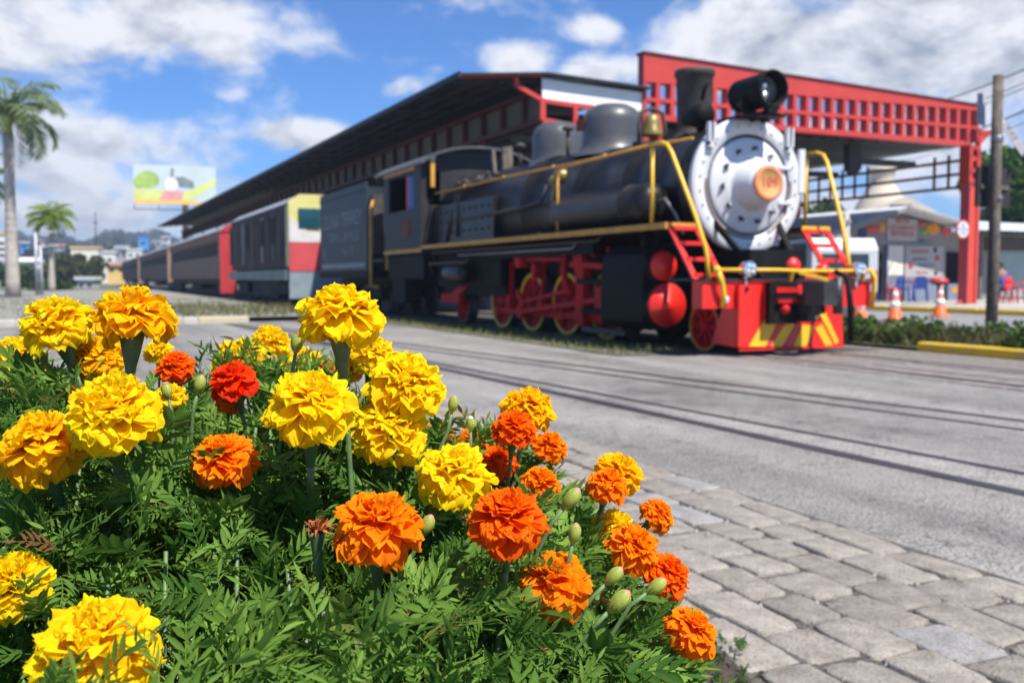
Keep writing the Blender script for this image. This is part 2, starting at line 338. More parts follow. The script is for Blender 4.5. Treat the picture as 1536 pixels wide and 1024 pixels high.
# ------------------------------------------------------------------ ground and roads
def asphalt(name, base, lo, spk=95, sheen=0.75):
    m = bpy.data.materials.new(name); m.use_nodes = True
    n_, l_ = nt(m); b = n_["Principled BSDF"]; b.inputs["Roughness"].default_value = sheen; b.inputs["Specular IOR Level"].default_value = 0.3
    g = n_.new("ShaderNodeNewGeometry")
    def noise(sc, det, ro=0.6, stretch=None):
        n = n_.new("ShaderNodeTexNoise"); n.inputs["Scale"].default_value = sc; n.inputs["Detail"].default_value = det; n.inputs["Roughness"].default_value = ro
        if stretch:
            mp = n_.new("ShaderNodeMapping"); mp.inputs["Scale"].default_value = stretch; l_.new(g.outputs["Position"], mp.inputs[0]); l_.new(mp.outputs[0], n.inputs[0])
        else: l_.new(g.outputs["Position"], n.inputs[0])
        return n.outputs["Fac"]
    big = noise(0.9, 5); sp_ = noise(spk, 2, 0.5); mid = noise(9, 6, 0.7); tracks = noise(1.0, 3, 0.5, (2.2, 0.12, 1))
    r1 = n_.new("ShaderNodeValToRGB"); r1.color_ramp.elements[0].position = .3; r1.color_ramp.elements[1].position = .7
    r1.color_ramp.elements[0].color = (*lo, 1); r1.color_ramp.elements[1].color = (*base, 1); l_.new(big, r1.inputs[0])
    def over(col, fac, a, c, p0, p1, mode="MULTIPLY"):
        r = n_.new("ShaderNodeValToRGB"); r.color_ramp.elements[0].position = p0; r.color_ramp.elements[1].position = p1
        r.color_ramp.elements[0].color = (a, a, a, 1); r.color_ramp.elements[1].color = (c, c, c, 1); l_.new(fac, r.inputs[0])
        x = n_.new("ShaderNodeMix"); x.data_type = "RGBA"; x.blend_type = mode; x.inputs["Factor"].default_value = 1
        l_.new(col, x.inputs[6]); l_.new(r.outputs[0], x.inputs[7]); return x.outputs[2]
    c = over(r1.outputs[0], sp_, 0.38, 1.6, 0.32, 0.68); c = over(c, mid, 0.82, 1.12, 0.3, 0.7); c = over(c, tracks, 0.72, 1.1, 0.35, 0.62)
    crk = noise(1.7, 4, .62); w_ = n_.new("ShaderNodeMath"); w_.operation = "SUBTRACT"; w_.inputs[1].default_value = .5; l_.new(crk, w_.inputs[0]); ab = n_.new("ShaderNodeMath"); ab.operation = "ABSOLUTE"; l_.new(w_.outputs[0], ab.inputs[0])
    c = over(c, ab.outputs[0], .5, 1.0, .0025, .0075); stn = noise(.55, 6, .7); c = over(c, stn, .66, 1.0, .34, .46)
    l_.new(c, b.inputs["Base Color"])
    bp = n_.new("ShaderNodeBump"); bp.inputs["Strength"].default_value = 0.55; bp.inputs["Distance"].default_value = 0.004
    l_.new(sp_, bp.inputs["Height"]); l_.new(bp.outputs[0], b.inputs["Normal"]); return m
M["asphalt"] = asphalt("grey_asphalt", (0.285, 0.272, 0.25), (0.205, 0.194, 0.178), 80)
M["road2"] = asphalt("pale_asphalt", (0.3, 0.3, 0.31), (0.22, 0.22, 0.225), 120)
M["earth"] = mat("dry_earth", (0.16, 0.145, 0.115), 0.95, 0, 0, 0.25, 0.3, 3, col2=(0.07, 0.085, 0.045))
M["verge"] = mat("worn_verge", (0.27, 0.26, 0.24), 0.95, 0, 0, 0.5, 0.3, 6, col2=(0.2, 0.195, 0.15))
M["gravel"] = mat("dirty_gravel", (0.26, 0.235, 0.21), 0.95, 0, 0, 14, 0.6, 60, col2=(0.12, 0.105, 0.09))
M["ballast"] = mat("oily_ballast", (0.1, 0.092, 0.086), 0.95, 0, 0, 12, 0.6, 50, col2=(0.04, 0.036, 0.033))
M["soil"] = mat("dark_soil", (0.06, 0.045, 0.032), 0.95, 0, 0.4, 30, 0.8, 60)
M["joint"] = mat("joint_grit", (0.19, 0.17, 0.15), 0.95, 0, 0, 45, 0.8, 150, col2=(0.06, 0.055, 0.05))
def sheet(name, poly, z, m):
    b = MB(); b.add([(x, y, z) for x, y in poly], [tuple(range(len(poly)))]); return tag(b.build(name, m), kind="structure")
def rect(x0, x1, y0, y1): return [(x0, y0), (x1, y0), (x1, y1), (x0, y1)]
sheet("ground", rect(-1180, 1180, -180, 1180), -0.03, "earth")
sheet("road", rect(-40, 6.98, -30, 20.9), 0.0, "asphalt")
sheet("track_bed", rect(6.98, 9.62, -30, 20.9), -0.004, "gravel")
sheet("railway_yard", rect(5.0, 12, 20.9, 230), -0.012, "ballast")
sheet("ballast", rect(6.99, 9.3, 9.2, 20.9), 0.0, "ballast")
sheet("side_road", rect(11.6, 60, -30, 60), 0.0, "road2")
# worn grooves of the old second track, let into the asphalt
for i, (xa, ya, xb, yb) in enumerate([(5.47, 4.1, 4.41, 11.0), (5.13, 4.0, 4.17, 10.5), (3.99, 3.05, 3.56, 9.0), (3.62, 2.76, 3.36, 8.6)]):
    dx = (xb - xa) / (yb - ya); p = lambda y: xa + dx * (y - ya)
    b = MB(); w = (0.05, 0.035, 0.035, 0.055)[i]
    ys = [-6 + k * 1.0 for k in range(27)]; vs = []
    for y in ys:
        j = random.uniform(-.006, .006); ww = w * random.uniform(.75, 1.1)
        vs += [(p(y) - ww + j, y, 0.004), (p(y) + ww + j, y, 0.004)]
    b.add(vs, [(2 * k, 2 * k + 1, 2 * k + 3, 2 * k + 2) for k in range(len(ys) - 1)])
    tag(b.build("embedded_rail", "rail"), kind="structure")
# loco track: rails and crossing timbers
for x in (7.19, 8.3):
    b = MB(); b.box(x - .035, x + .035, -30, 230, -.02, .012); tag(b.build("rail", "rail"), kind="structure")
b = MB()
y = -8.0
while y < 8.9:
    x = 7.27
    ln = random.uniform(2.2, 3.0)
    while x < 8.2:
        w = random.uniform(.12, .17)
        b.box(x, min(x + w - .02, 8.22), y, y + ln - .02, -.02, .002 + random.uniform(0, .01)); x += w
    y += ln
tag(b.build("crossing_timbers", "plank"), kind="structure")
b = MB()
y = -10
while y < 9.4:
    l = random.uniform(.5, .9); b.box(6.93, 7.12, y, y + l - .03, -.02, .006 + random.uniform(0, .006)); y += l
tag(b.build("edge_stones", "plank"), kind="structure")
# raised verge strip with yellow kerb to the right of the track
sheet("verge_soil", rect(9.72, 11.55, -30, 60), 0.03, "earth")
def kerb(name, x0, x1, y0, y1, z, m, step=1.0, alongx=False):
    b = MB()
    a, e = (x0, x1) if alongx else (y0, y1)
    while a < e - .05:
        n = min(a + step, e)
        if alongx: pts = rect(a + .006, n - .006, y0, y1)
        else: pts = rect(x0, x1, a + .006, n - .006)
        j = random.uniform(-.008, .008)
        (xa, ya), _, (xb, yb), _ = pts
        vs = [(xa, ya, -.02), (xb, ya, -.02), (xb, yb, -.02), (xa, yb, -.02)] + [(xa, ya, z - .03), (xb, ya, z - .03), (xb, yb, z - .03), (xa, yb, z - .03)] + \
             [(xa + .02, ya + .02, z + j), (xb - .02, ya + .02, z + j), (xb - .02, yb - .02, z + j), (xa + .02, yb - .02, z + j)]
        b.add(vs, [(0, 1, 5, 4), (1, 2, 6, 5), (2, 3, 7, 6), (3, 0, 4, 7), (4, 5, 9, 8), (5, 6, 10, 9), (6, 7, 11, 10), (7, 4, 8, 11), (8, 9, 10, 11)])
        a = n
    return tag(b.build(name, m), kind="structure")
kerb("kerb", 9.6, 9.74, -6, 8.9, .12, "kerbyellow", 2.2)
kerb("kerb", 20.9, 21.1, 13, 26.5, .14, "kerbyellow", 1.5)
b = MB(); b.box(21.1, 60, 12.5, 60, -.02, .13); tag(b.build("pavement", "concrete"), kind="structure")
# left verge with kerb
sheet("left_verge", [(-40, 20.6), (2.9, 20.6), (5.4, 20.95), (5.4, 75), (-40, 75)], .1, "verge")
kerb("kerb", -40, 2.3, 20.42, 20.6, .13, "kerb", 1.0, True)
kerb("kerb", 2.3, 3.3, 20.42, 20.6, .13, "kerbdull", 1.0, True)
sheet("track_verge", rect(5.75, 6.93, 9.7, 20.8), .012, "earth")

# ------------------------------------------------------------------ cobbles
def cobbles():
    cm = bpy.data.materials.new("cobble_stone"); cm.use_nodes = True; n_, l_ = nt(cm); b_ = n_["Principled BSDF"]
    a = n_.new("ShaderNodeVertexColor"); a.layer_name = "Col"; g = n_.new("ShaderNodeNewGeometry")
    n1_ = n_.new("ShaderNodeTexNoise"); n1_.inputs["Scale"].default_value = 14; n1_.inputs["Detail"].default_value = 8; n1_.inputs["Roughness"].default_value = .72; l_.new(g.outputs["Position"], n1_.inputs[0])
    n2_ = n_.new("ShaderNodeTexNoise"); n2_.inputs["Scale"].default_value = 110; n2_.inputs["Detail"].default_value = 4; l_.new(g.outputs["Position"], n2_.inputs[0])
    r = n_.new("ShaderNodeValToRGB"); r.color_ramp.elements[0].position = .3; r.color_ramp.elements[1].position = .72; r.color_ramp.elements[0].color = (.62, .6, .58, 1); r.color_ramp.elements[1].color = (1.22, 1.22, 1.22, 1)
    l_.new(n1_.outputs["Fac"], r.inputs[0])
    x = n_.new("ShaderNodeMix"); x.data_type = "RGBA"; x.blend_type = "MULTIPLY"; x.inputs["Factor"].default_value = 1
    l_.new(a.outputs[0], x.inputs[6]); l_.new(r.outputs[0], x.inputs[7]); 
    r2 = n_.new("ShaderNodeValToRGB"); r2.color_ramp.elements[0].position = .28; r2.color_ramp.elements[1].position = .5; r2.color_ramp.elements[0].color = (.5, .5, .5, 1); r2.color_ramp.elements[1].color = (1, 1, 1, 1); l_.new(n2_.outputs["Fac"], r2.inputs[0])
    x2 = n_.new("ShaderNodeMix"); x2.data_type = "RGBA"; x2.blend_type = "MULTIPLY"; x2.inputs["Factor"].default_value = .8
    l_.new(x.outputs[2], x2.inputs[6]); l_.new(r2.outputs[0], x2.inputs[7]); l_.new(x2.outputs[2], b_.inputs["Base Color"])
    b_.inputs["Roughness"].default_value = .8; b_.inputs["Specular IOR Level"].default_value = .3
    ad = n_.new("ShaderNodeMath"); ad.operation = "MULTIPLY_ADD"; ad.inputs[1].default_value = 2.5; l_.new(n1_.outputs["Fac"], ad.inputs[0]); l_.new(n2_.outputs["Fac"], ad.inputs[2])
    bp = n_.new("ShaderNodeBump"); bp.inputs["Strength"].default_value = .8; bp.inputs["Distance"].default_value = .0045; l_.new(ad.outputs[0], bp.inputs["Height"]); l_.new(bp.outputs[0], b_.inputs["Normal"])
    Vs, Fs, Cs = [], [], []
    o = 0; row = 0; x0 = 2.5
    NO = 28
    while x0 > -2.2:
        w = rng.uniform(.145, .18); y = -1.5 + rng.uniform(0, .3)
        while y < 7.5:
            l = rng.uniform(.2, .33)
            if rng.random() < .08: l *= .6
            cx, cy = x0 - w / 2, y + l / 2
            gx, gy = w / 2 - rng.uniform(.002, .009), l / 2 - rng.uniform(.002, .011)
            ex = rng.uniform(4.5, 11); sk = rng.uniform(-.14, .14); tp = rng.uniform(-.12, .12)
            t = np.linspace(0, 2 * np.pi, NO, endpoint=False) + .1
            c, s_ = np.cos(t), np.sin(t)
            X = np.sign(c) * np.abs(c) ** (2 / ex) * gx; Y = np.sign(s_) * np.abs(s_) ** (2 / ex) * gy
            jit = 1 + rng.normal(0, .028, NO)
            X = X * jit * (1 + tp * Y / gy); Y = Y * jit + sk * X
            hz = .0125 + rng.uniform(-.004, .004); tilt = rng.uniform(-.04, .04, 2)
            rings = []
            for k, (sc, z) in enumerate(((1.03, -.03), (1.0, hz - .011), (.98, hz - .003), (.93, hz), (.5, hz + .001))):
                zz = z + (X * tilt[0] + Y * tilt[1]) * sc + (rng.normal(0, .0012, NO) if k > 1 else 0)
                rings.append(np.c_[cx + X * sc, cy + Y * sc, np.full(NO, 0) + zz])
            rings.append(np.array([[cx, cy, hz + .003]]))
            Vs.append(np.vstack(rings)); fs = []
            for k in range(4):
                for j in range(NO): fs.append((o + k * NO + j, o + k * NO + (j + 1) % NO, o + (k + 1) * NO + (j + 1) % NO, o + (k + 1) * NO + j))
            for j in range(NO): fs.append((o + 4 * NO + j, o + 4 * NO + (j + 1) % NO, o + 5 * NO, o + 5 * NO))
            Fs += fs
            v = rng.uniform(.225, .31); col = np.array([v * 1.11, v, v * .87])
            q = rng.random()
            if q < .022: col = np.array([.36, .28, .14]) * rng.uniform(.85, 1.1)
            elif q < .13: col = np.array([.31, .3, .29])
            Cs.append(np.tile(col, (5 * NO + 1, 1))); o += 5 * NO + 1; y += l
        x0 -= w; row += 1
    # triangles at the centre: split quads / tris
    V_ = np.vstack(Vs); me = bpy.data.meshes.new("cobblestone_paving")
    me.from_pydata(V_.tolist(), [], [f if f[2] != f[3] else f[:3] for f in Fs])
    ca = me.color_attributes.new("Col", "FLOAT_COLOR", "POINT"); ca.data.foreach_set("color", np.c_[np.vstack(Cs), np.ones(len(V_))].astype(np.float32).ravel())
    me.polygons.foreach_set("use_smooth", np.ones(len(Fs), bool)); me.materials.append(cm)
    ob = bpy.data.objects.new("cobblestone_paving", me); COL.objects.link(ob); tag(ob, kind="structure")
    # gritty joint layer, with loose chips
    b = MB(); b.add([(-4, -3, .004), (2.56, -3, .004), (2.5, 7.6, .004), (-4, 7.6, .004)], [(0, 1, 2, 3)]); tag(b.build("joint_bed", "joint"), kind="structure")
    b = MB()
    for i in range(1500):
        x, y = rng.uniform(.8, 2.46), rng.uniform(.8, 6); s_ = rng.uniform(.003, .009)
        b.m = 0; b.add([(x - s_, y, .004), (x, y - s_, .005), (x + s_ * .9, y, .004), (x, y + s_ * .8, .005), (x, y, .004 + s_ * 1.3)], [(0, 1, 4), (1, 2, 4), (2, 3, 4), (3, 0, 4)])
    g_ = b.build("grit_chips", "kerb"); tag(g_, "loose pale stone chips lying in the joints between the cobbles", "stone chips", kind="stuff")
cobbles()
# ------------------------------------------------------------------ steam locomotive
XC = 7.72; ZB = 2.06
loco = thing("steam_locomotive", (XC, 9.0, 0), "black steam locomotive with white smokebox front and red wheels at the head of the train", "locomotive")
def P(b, name, m, parent=loco, label=None): return tag(b.build(name, m, parent), label)
b = MB(); b.lathe((XC, 0, ZB), (0, 1, 0), [(.1, 9.93), (.79, 9.93), (.79, 10.22), (.797, 10.225), (.797, 10.275), (.79, 10.28), (.79, 10.88), (.797, 10.885), (.797, 10.935), (.79, 10.94), (.79, 11.55), (.815, 11.56), (.815, 11.66), (.79, 11.67), (.8, 12.2), (.84, 12.9), (.855, 12.91), (.855, 13.0), (.84, 13.01), (.93, 14.6), (.945, 14.61), (.945, 14.7), (.93, 14.71), (.93, 18.72), (.1, 18.73)], 56)
boiler = P(b, "boiler", "boiler")
b = MB(); b.box(XC - 1.0, XC + 1.0, 15.6, 18.7, 1.6, 2.35)
P(b, "firebox", "boiler"); b = MB(); b.box(XC - .9, XC + .9, 15.5, 18.72, .75, 1.75); P(b, "ashpan", "black")
b = MB()
for y in np.arange(15.8, 18.6, .3):
    for z in (1.8, 2.0, 2.2): b.ball((XC - 1.0, y, z), .03, 8)
P(b, "staybolts", "cabgrey")
# smokebox front
b = MB(); b.lathe((XC, 9.93, ZB), (0, -1, 0), [(.6, -.02), (.845, -.02), (.845, .05), (.83, .065), (.62, .065), (.61, .03), (.6, -.02)], 64)
front = P(b, "smokebox_front", "white")
b = MB(); b.lathe((XC, 9.93, ZB), (0, -1, 0), [(.598, 0), (.598, .06), (.575, .085), (.53, .09), (.5, .11), (.4, .125), (.39, .135), (.36, .14), (.33, .15), (.315, .17), (.3, .22), (.25, .36), (.215, .415), (.2, .43), (.01, .43)], 64)
door = P(b, "smokebox_door", "white", loco)
b = MB(); 
for k in range(26):
    t = 2 * math.pi * (k + .5) / 26; b.cyl((XC + .735 * math.cos(t), 9.87, ZB + .735 * math.sin(t)), (XC + .735 * math.cos(t), 9.853, ZB + .735 * math.sin(t)), .013, n=8)
P(b, "bolts", "steel", front)
for k in range(11):
    t = 2 * math.pi * k / 11 + .35
    if -.5 < t < .5 or 5.9 < t: continue
    c, s_ = math.cos(t), math.sin(t); b = MB()
    p = lambda r, tt: (XC + r * math.cos(t + tt), 9.79, ZB + r * math.sin(t + tt))
    b.bar(p(.48, 0), p(.41, 0), .035, .02); b.m = 1; b.bar(p(.44, -.08), p(.44, .08), .02, .022)
    b.cyl((XC + .46 * c, 9.83, ZB + .46 * s_), (XC + .46 * c, 9.76, ZB + .46 * s_), .02, n=8)
    P(b, "door_clamp", ["white", "black"], door)
b = MB(); b.tube([(XC + .62 * math.cos(t), 9.865, ZB + .62 * math.sin(t)) for t in np.linspace(0, 2 * math.pi, 49)], .009, 6); P(b, "gasket", "black", front)
b = MB(); b.tube([(XC + .818 * math.cos(t), 9.872, ZB + .818 * math.sin(t)) for t in np.linspace(0, 2 * math.pi, 49)], .008, 5); P(b, "seam", "cabgrey", front)
b = MB(); b.tube([(XC + .655 * math.cos(t), 9.86, ZB + .655 * math.sin(t)) for t in np.linspace(math.pi * .97, math.pi * 1.55, 20)], .011, 6); b.tube([(XC + .655 * math.cos(t), 9.86, ZB + .655 * math.sin(t)) for t in np.linspace(-1.1, .12, 20)], .011, 6); P(b, "pipe", "rustred", front)
for z in (2.3, 1.86):
    b = MB(); b.box(XC + .42, XC + .6, 9.8, 9.835, z - .022, z + .022); b.cyl((XC + .6, 9.82, z - .04), (XC + .6, 9.82, z + .04), .025, n=12); P(b, "hinge", "white", door)
b = MB(); b.box(XC + .79, XC + .88, 9.85, 9.9, 2.0, 2.55); P(b, "side_plate", "white", front)
for s_ in (-1, 1):
    b = MB(); x = XC + s_ * .6
    b.box(x - .05, x - .025, 9.8, 9.86, 2.52, 2.8); b.box(x + .025, x + .05, 9.8, 9.86, 2.52, 2.8); b.box(x - .05, x + .05, 9.8, 9.85, 2.5, 2.56); P(b, "flag_bracket", "white", front)
b = MB(); b.lathe((XC, 9.5, ZB), (0, -1, 0), [(.01, -.02), (.2, -.02), (.215, 0), (.215, .03), (.2, .035), (.17, .035)], 40); b.m = 1; b.lathe((XC, 9.5, ZB), (0, -1, 0), [(.17, .034), (.165, .028), (.01, .028)], 40)
npl = P(b, "number_plate", ["platerim", "plate"], door)
text("number", "109", .17, "signred", (XC, 9.471, ZB), FACE_F, npl, .004)
# chimney, lamp, generator, bell, domes
b = MB(); b.lathe((XC, 11.05, 0), (0, 0, 1), [(.36, 2.72), (.29, 2.8), (.24, 2.87), (.228, 2.95), (.248, 3.6), (.272, 3.62), (.275, 3.67), (.262, 3.7), (.235, 3.7), (.22, 3.2)], 36); P(b, "chimney", "rust")
b = MB(); c = (XC - .03, 0, 3.17)
b.lathe(c, (0, 1, 0), [(.18, 9.78), (.19, 9.42), (.215, 9.4), (.22, 9.46), (.21, 9.48), (.205, 10.0), (.19, 10.03), (.15, 10.07), (.01, 10.08)], 36)
b.tube([(c[0] + .21 * math.cos(t), 9.39, c[2] + .21 * math.sin(t)) for t in np.linspace(0, 2 * math.pi, 37)], .016, 6)
lamp = P(b, "headlamp", "black")
b = MB(); b.lathe(c, (0, 1, 0), [(.178, 9.55), (.15, 9.63), (.09, 9.66), (.01, 9.68)], 30); P(b, "reflector", "steel", lamp)
for z in (.062, -.062):
    b = MB(); b.lathe((c[0] - .01, 0, c[2] + z), (0, 1, 0), [(.005, 9.5), (.05, 9.51), (.065, 9.55), (.065, 9.6), (.01, 9.62)], 18); P(b, "bulb", "chrome", lamp)
b = MB(); b.box(XC - .24, XC + .26, 9.5, 10.25, 2.865, 2.9); b.bar((XC - .2, 9.7, 2.9), (XC - .12, 9.7, 3.0), .05, .3); b.bar((XC + .2, 9.7, 2.9), (XC + .12, 9.7, 3.0), .05, .3);
b.prism([(XC - .26, 2.62), (XC + .26, 2.62), (XC + .32, 2.88), (XC - .28, 2.88)], 1, 9.875, 9.9); P(b, "lamp_bracket", "black")
b = MB(); b.lathe((XC - .28, 10.5, 3.0), (0, 1, 0), [(.01, -.16), (.1, -.16), (.15, -.1), (.15, .1), (.12, .15), (.1, .3), (.01, .32)], 20); b.cyl((XC - .28, 10.5, 2.8), (XC - .28, 10.5, 3.0), .06); b.tube([(XC - .3, 10.45, 3.18), (XC - .3, 10.4, 3.32), (XC - .27, 10.36, 3.4)], .025); P(b, "turbo_generator", "black")
b = MB(); b.lathe((XC, 12.1, 0), (0, 0, 1), [(.16, 2.97), (.165, 3.0), (.13, 3.06), (.115, 3.16), (.1, 3.24), (.05, 3.28), (.01, 3.29)], 24); bell = P(b, "bell", "brass")
b = MB(); b.tube([(XC - .22, 12.1, 2.85), (XC - .22, 12.1, 3.12), (XC - .18, 12.1, 3.3), (XC, 12.1, 3.36), (XC + .18, 12.1, 3.3), (XC + .22, 12.1, 3.12), (XC + .22, 12.1, 2.85)], .03); b.box(XC - .26, XC + .26, 11.98, 12.22, 2.83, 2.88); P(b, "bell_yoke", "rust", bell)
for y, r, zt, rr in ((13.25, .46, 3.6, .7), (15.1, .44, 3.6, .68)):
    b = MB(); z0 = 2.78; k = [(r + .14, z0), (r + .06, z0 + .08), (r + .01, z0 + .18), (r, z0 + .3), (r, zt - .26), (r - .02, zt - .17), (r - .09, zt - .08), (r - .2, zt - .02), (r - .32, zt), (.01, zt + .01)]
    b.lathe((XC, y, 0), (0, 0, 1), k, 40); d = P(b, "sand_dome" if y < 14 else "steam_dome", "dome")
    if y < 14:
        b = MB(); b.box(XC - r - .012, XC - r + .04, y + .02, y + .3, 3.2, 3.38); q = P(b, "dome_plate", "rustred", d)
for y, h in ((14.15, .35), (16.0, .3)):
    b = MB(); b.cyl((XC - .3, y, 2.85), (XC - .3, y, 2.95 + h), .03); b.lathe((XC - .3, y, 2.95 + h), (0, 0, 1), [(.05, 0), (.11, .02), (.1, .06), (.03, .09), (.01, .1)], 16); P(b, "safety_valve", "rust")
b = MB(); b.bar((XC - .3, 16.7, 2.9), (XC - .3, 16.7, 3.35), .09, .09); b.bar((XC - .1, 16.9, 2.9), (XC - .12, 16.9, 3.4), .1, .1); b.bar((XC - .32, 17.1, 2.8), (XC - .28, 17.3, 3.35), .1, .06); P(b, "whistle", "wood")
b = MB()
for i in range(16):
    p = Vector((XC - .62 + random.uniform(-.1, .1), 16.4 + i * .13, 2.75 + random.uniform(-.06, .1))); b.ball(p, random.uniform(.04, .08), 8)
b.tube([(XC - .7, 16.2, 2.7), (XC - .75, 17.2, 2.75), (XC - .9, 17.6, 2.5), (XC - 1.02, 17.7, 2.0), (XC - 1.02, 17.9, 1.6)], .035); b.tube([(XC - .6, 17, 2.8), (XC - .98, 17.3, 2.6), (XC - 1.03, 17.3, 1.7)], .03)
b.tube([(XC - .95, 13.6, 2.35), (XC - 1.0, 13.7, 2.1), (XC - 1.0, 14.5, 2.05), (XC - 1.0, 17.8, 2.0)], .028); P(b, "pipework", "rust")
b = MB(); b.lathe((XC - .88, 13.15, 2.45), (-1, 0, 0), [(.01, .16), (.09, .15), (.11, .08), (.12, 0)], 16); b.tube([(XC - .85, 13.15, 2.45), (XC - 1.02, 13.2, 2.3), (XC - 1.02, 13.25, 2.05)], .04); b.ball((XC - .95, 13.35, 2.4), .09); P(b, "check_valve", "brass")
b = MB()
for k in (-1, 1):
    b.tube([(XC + k * .75, 10.0, 2.62), (XC + k * .81, 11.0, 2.62), (XC + k * .86, 13, 2.62), (XC + k * .97, 15, 2.62), (XC + k * .99, 18.6, 2.62)], .02, 7)
    for y, x in ((10.6, .78), (12, .84), (13.5, .89), (15.2, .975), (17, .985)): b.ball((XC + k * x, y, 2.62), .035, 8)
P(b, "boiler_handrail", "ochre")
# running boards
for s_ in (-1, 1):
    X = XC + s_ * 1.24; b = MB(); xi = XC + s_ * .8
    b.box(min(X, xi), max(X, xi), 9.82, 18.7, 1.52, 1.555); rb = P(b, "running_board", "black")
    b = MB(); x = X + s_ * .003; b.box(min(x, x + s_ * .025), max(x, x + s_ * .025), 9.8, 18.72, 1.495, 1.572); b.box(min(X, xi), max(X, xi), 9.79, 9.817, 1.495, 1.572); P(b, "edging", "yellow" if s_ > 0 else "ochre", rb)  # left edging takes the duller yellow, that side's shade painted in
    # front hand rail sweeping down to the beam
    xr = XC + s_ * 1.2; b = MB()
    b.tube([(xr, 12.75, 2.5), (xr, 11.5, 2.52), (xr, 10.25, 2.54)], .02, 7); b.tube([(xr, 12.75, 2.5), (xr, 12.75, 1.56)], .02, 7); P(b, "side_rail", "ochre")
    b = MB(); b.tube([(xr, 10.25, 2.54), (xr, 10.0, 2.54), (xr, 9.88, 2.5), (xr - s_ * .01, 9.8, 2.4), (xr - s_ * .1, 9.42, 1.62), (xr - s_ * .14, 9.27, 1.25), (xr - s_ * .14, 9.2, .9)], .026, 9); b.tube([(xr, 10.2, 2.53), (xr, 10.2, 1.55)], .024, 8); P(b, "front_handrail", "yellow")
    b = MB(); xa, xb = XC + s_ * .83, XC + s_ * 1.2
    for t in (0.0, .27, .55, .82): b.box(min(xa, xb), max(xa, xb), 9.8 - t * .58 - .06, 9.8 - t * .58 + .06, 1.5 - t * .68 - .02, 1.5 - t * .68 + .025)
    for x in (xa, xb): b.bar((x, 9.8, 1.52), (x, 9.24, .86), .07, .03)
    P(b, "front_ladder", "red")
    b = MB(); b.bar((XC + s_ * .3, 9.2, .9), (XC + s_ * .5, 9.9, 1.6), .06, .06); P(b, "brace", "black")
# air tanks
for s_ in (-1, 1):
    b = MB(); b.lathe((XC + s_ * .98, 0, 1.86), (0, 1, 0), [(.01, 10.4), (.12, 10.41), (.22, 10.46), (.265, 10.56), (.265, 10.95), (.27, 10.95), (.27, 11.0), (.265, 11.0), (.265, 12.95), (.22, 13.05), (.12, 13.1), (.01, 13.11)], 30); t_ = P(b, "air_tank", "boiler")
    b = MB(); b.tube([(XC + s_ * .98, 10.42, 1.86), (XC + s_ * .95, 10.3, 1.9), (XC + s_ * .85, 10.2, 1.7), (XC + s_ * .8, 10.1, 1.45)], .022); P(b, "pipe", "steel", t_)
# frame, saddle, cylinders
b = MB(); b.box(XC - .4, XC + .4, 9.3, 19, .55, 1.25); b.box(XC - .55, XC + .55, 10.2, 11.5, .6, 1.5); b.box(XC - .8, XC + .8, 15.5, 18.6, .6, 1.2); P(b, "frame", "black")
for s_ in (-1, 1):
    b = MB(); X = lambda a: XC + s_ * a
    poly = [(X(.5), .3), (X(1.1), .25), (X(1.22), .36), (X(1.24), .8), (X(1.2), 1.2), (X(1.08), 1.32), (X(.5), 1.35)]
    b.prism(poly if s_ < 0 else poly[::-1], 1, 10.35, 11.4); cy = P(b, "cylinder_block", "black")
    b = MB(); b.lathe((X(.93), 10.35, .57), (0, -1, 0), [(.31, -.01), (.31, .06), (.29, .08), (.275, .08)], 36); b.lathe((X(1.0), 10.35, 1.06), (0, -1, 0), [(.215, -.01), (.215, .08), (.2, .1), (.19, .1)], 32); P(b, "flange", "black", cy)
    b = MB(); b.lathe((X(.93), 10.35, .57), (0, -1, 0), [(.275, .07), (.275, .1), (.26, .13), (.06, .145), (.05, .16), (.01, .16)], 36); b.lathe((X(1.0), 10.35, 1.06), (0, -1, 0), [(.185, .09), (.185, .13), (.17, .155), (.05, .165), (.04, .18), (.01, .18)], 32); P(b, "cylinder_cover", "red", cy)
    b = MB(); b.tube([(X(1.1), 10.5, 1.3), (X(1.1), 10.5, 1.52)], .06); b.tube([(X(.75), 10.6, 1.3), (X(.72), 10.6, 1.9)], .12); P(b, "steam_pipe", "black", cy)
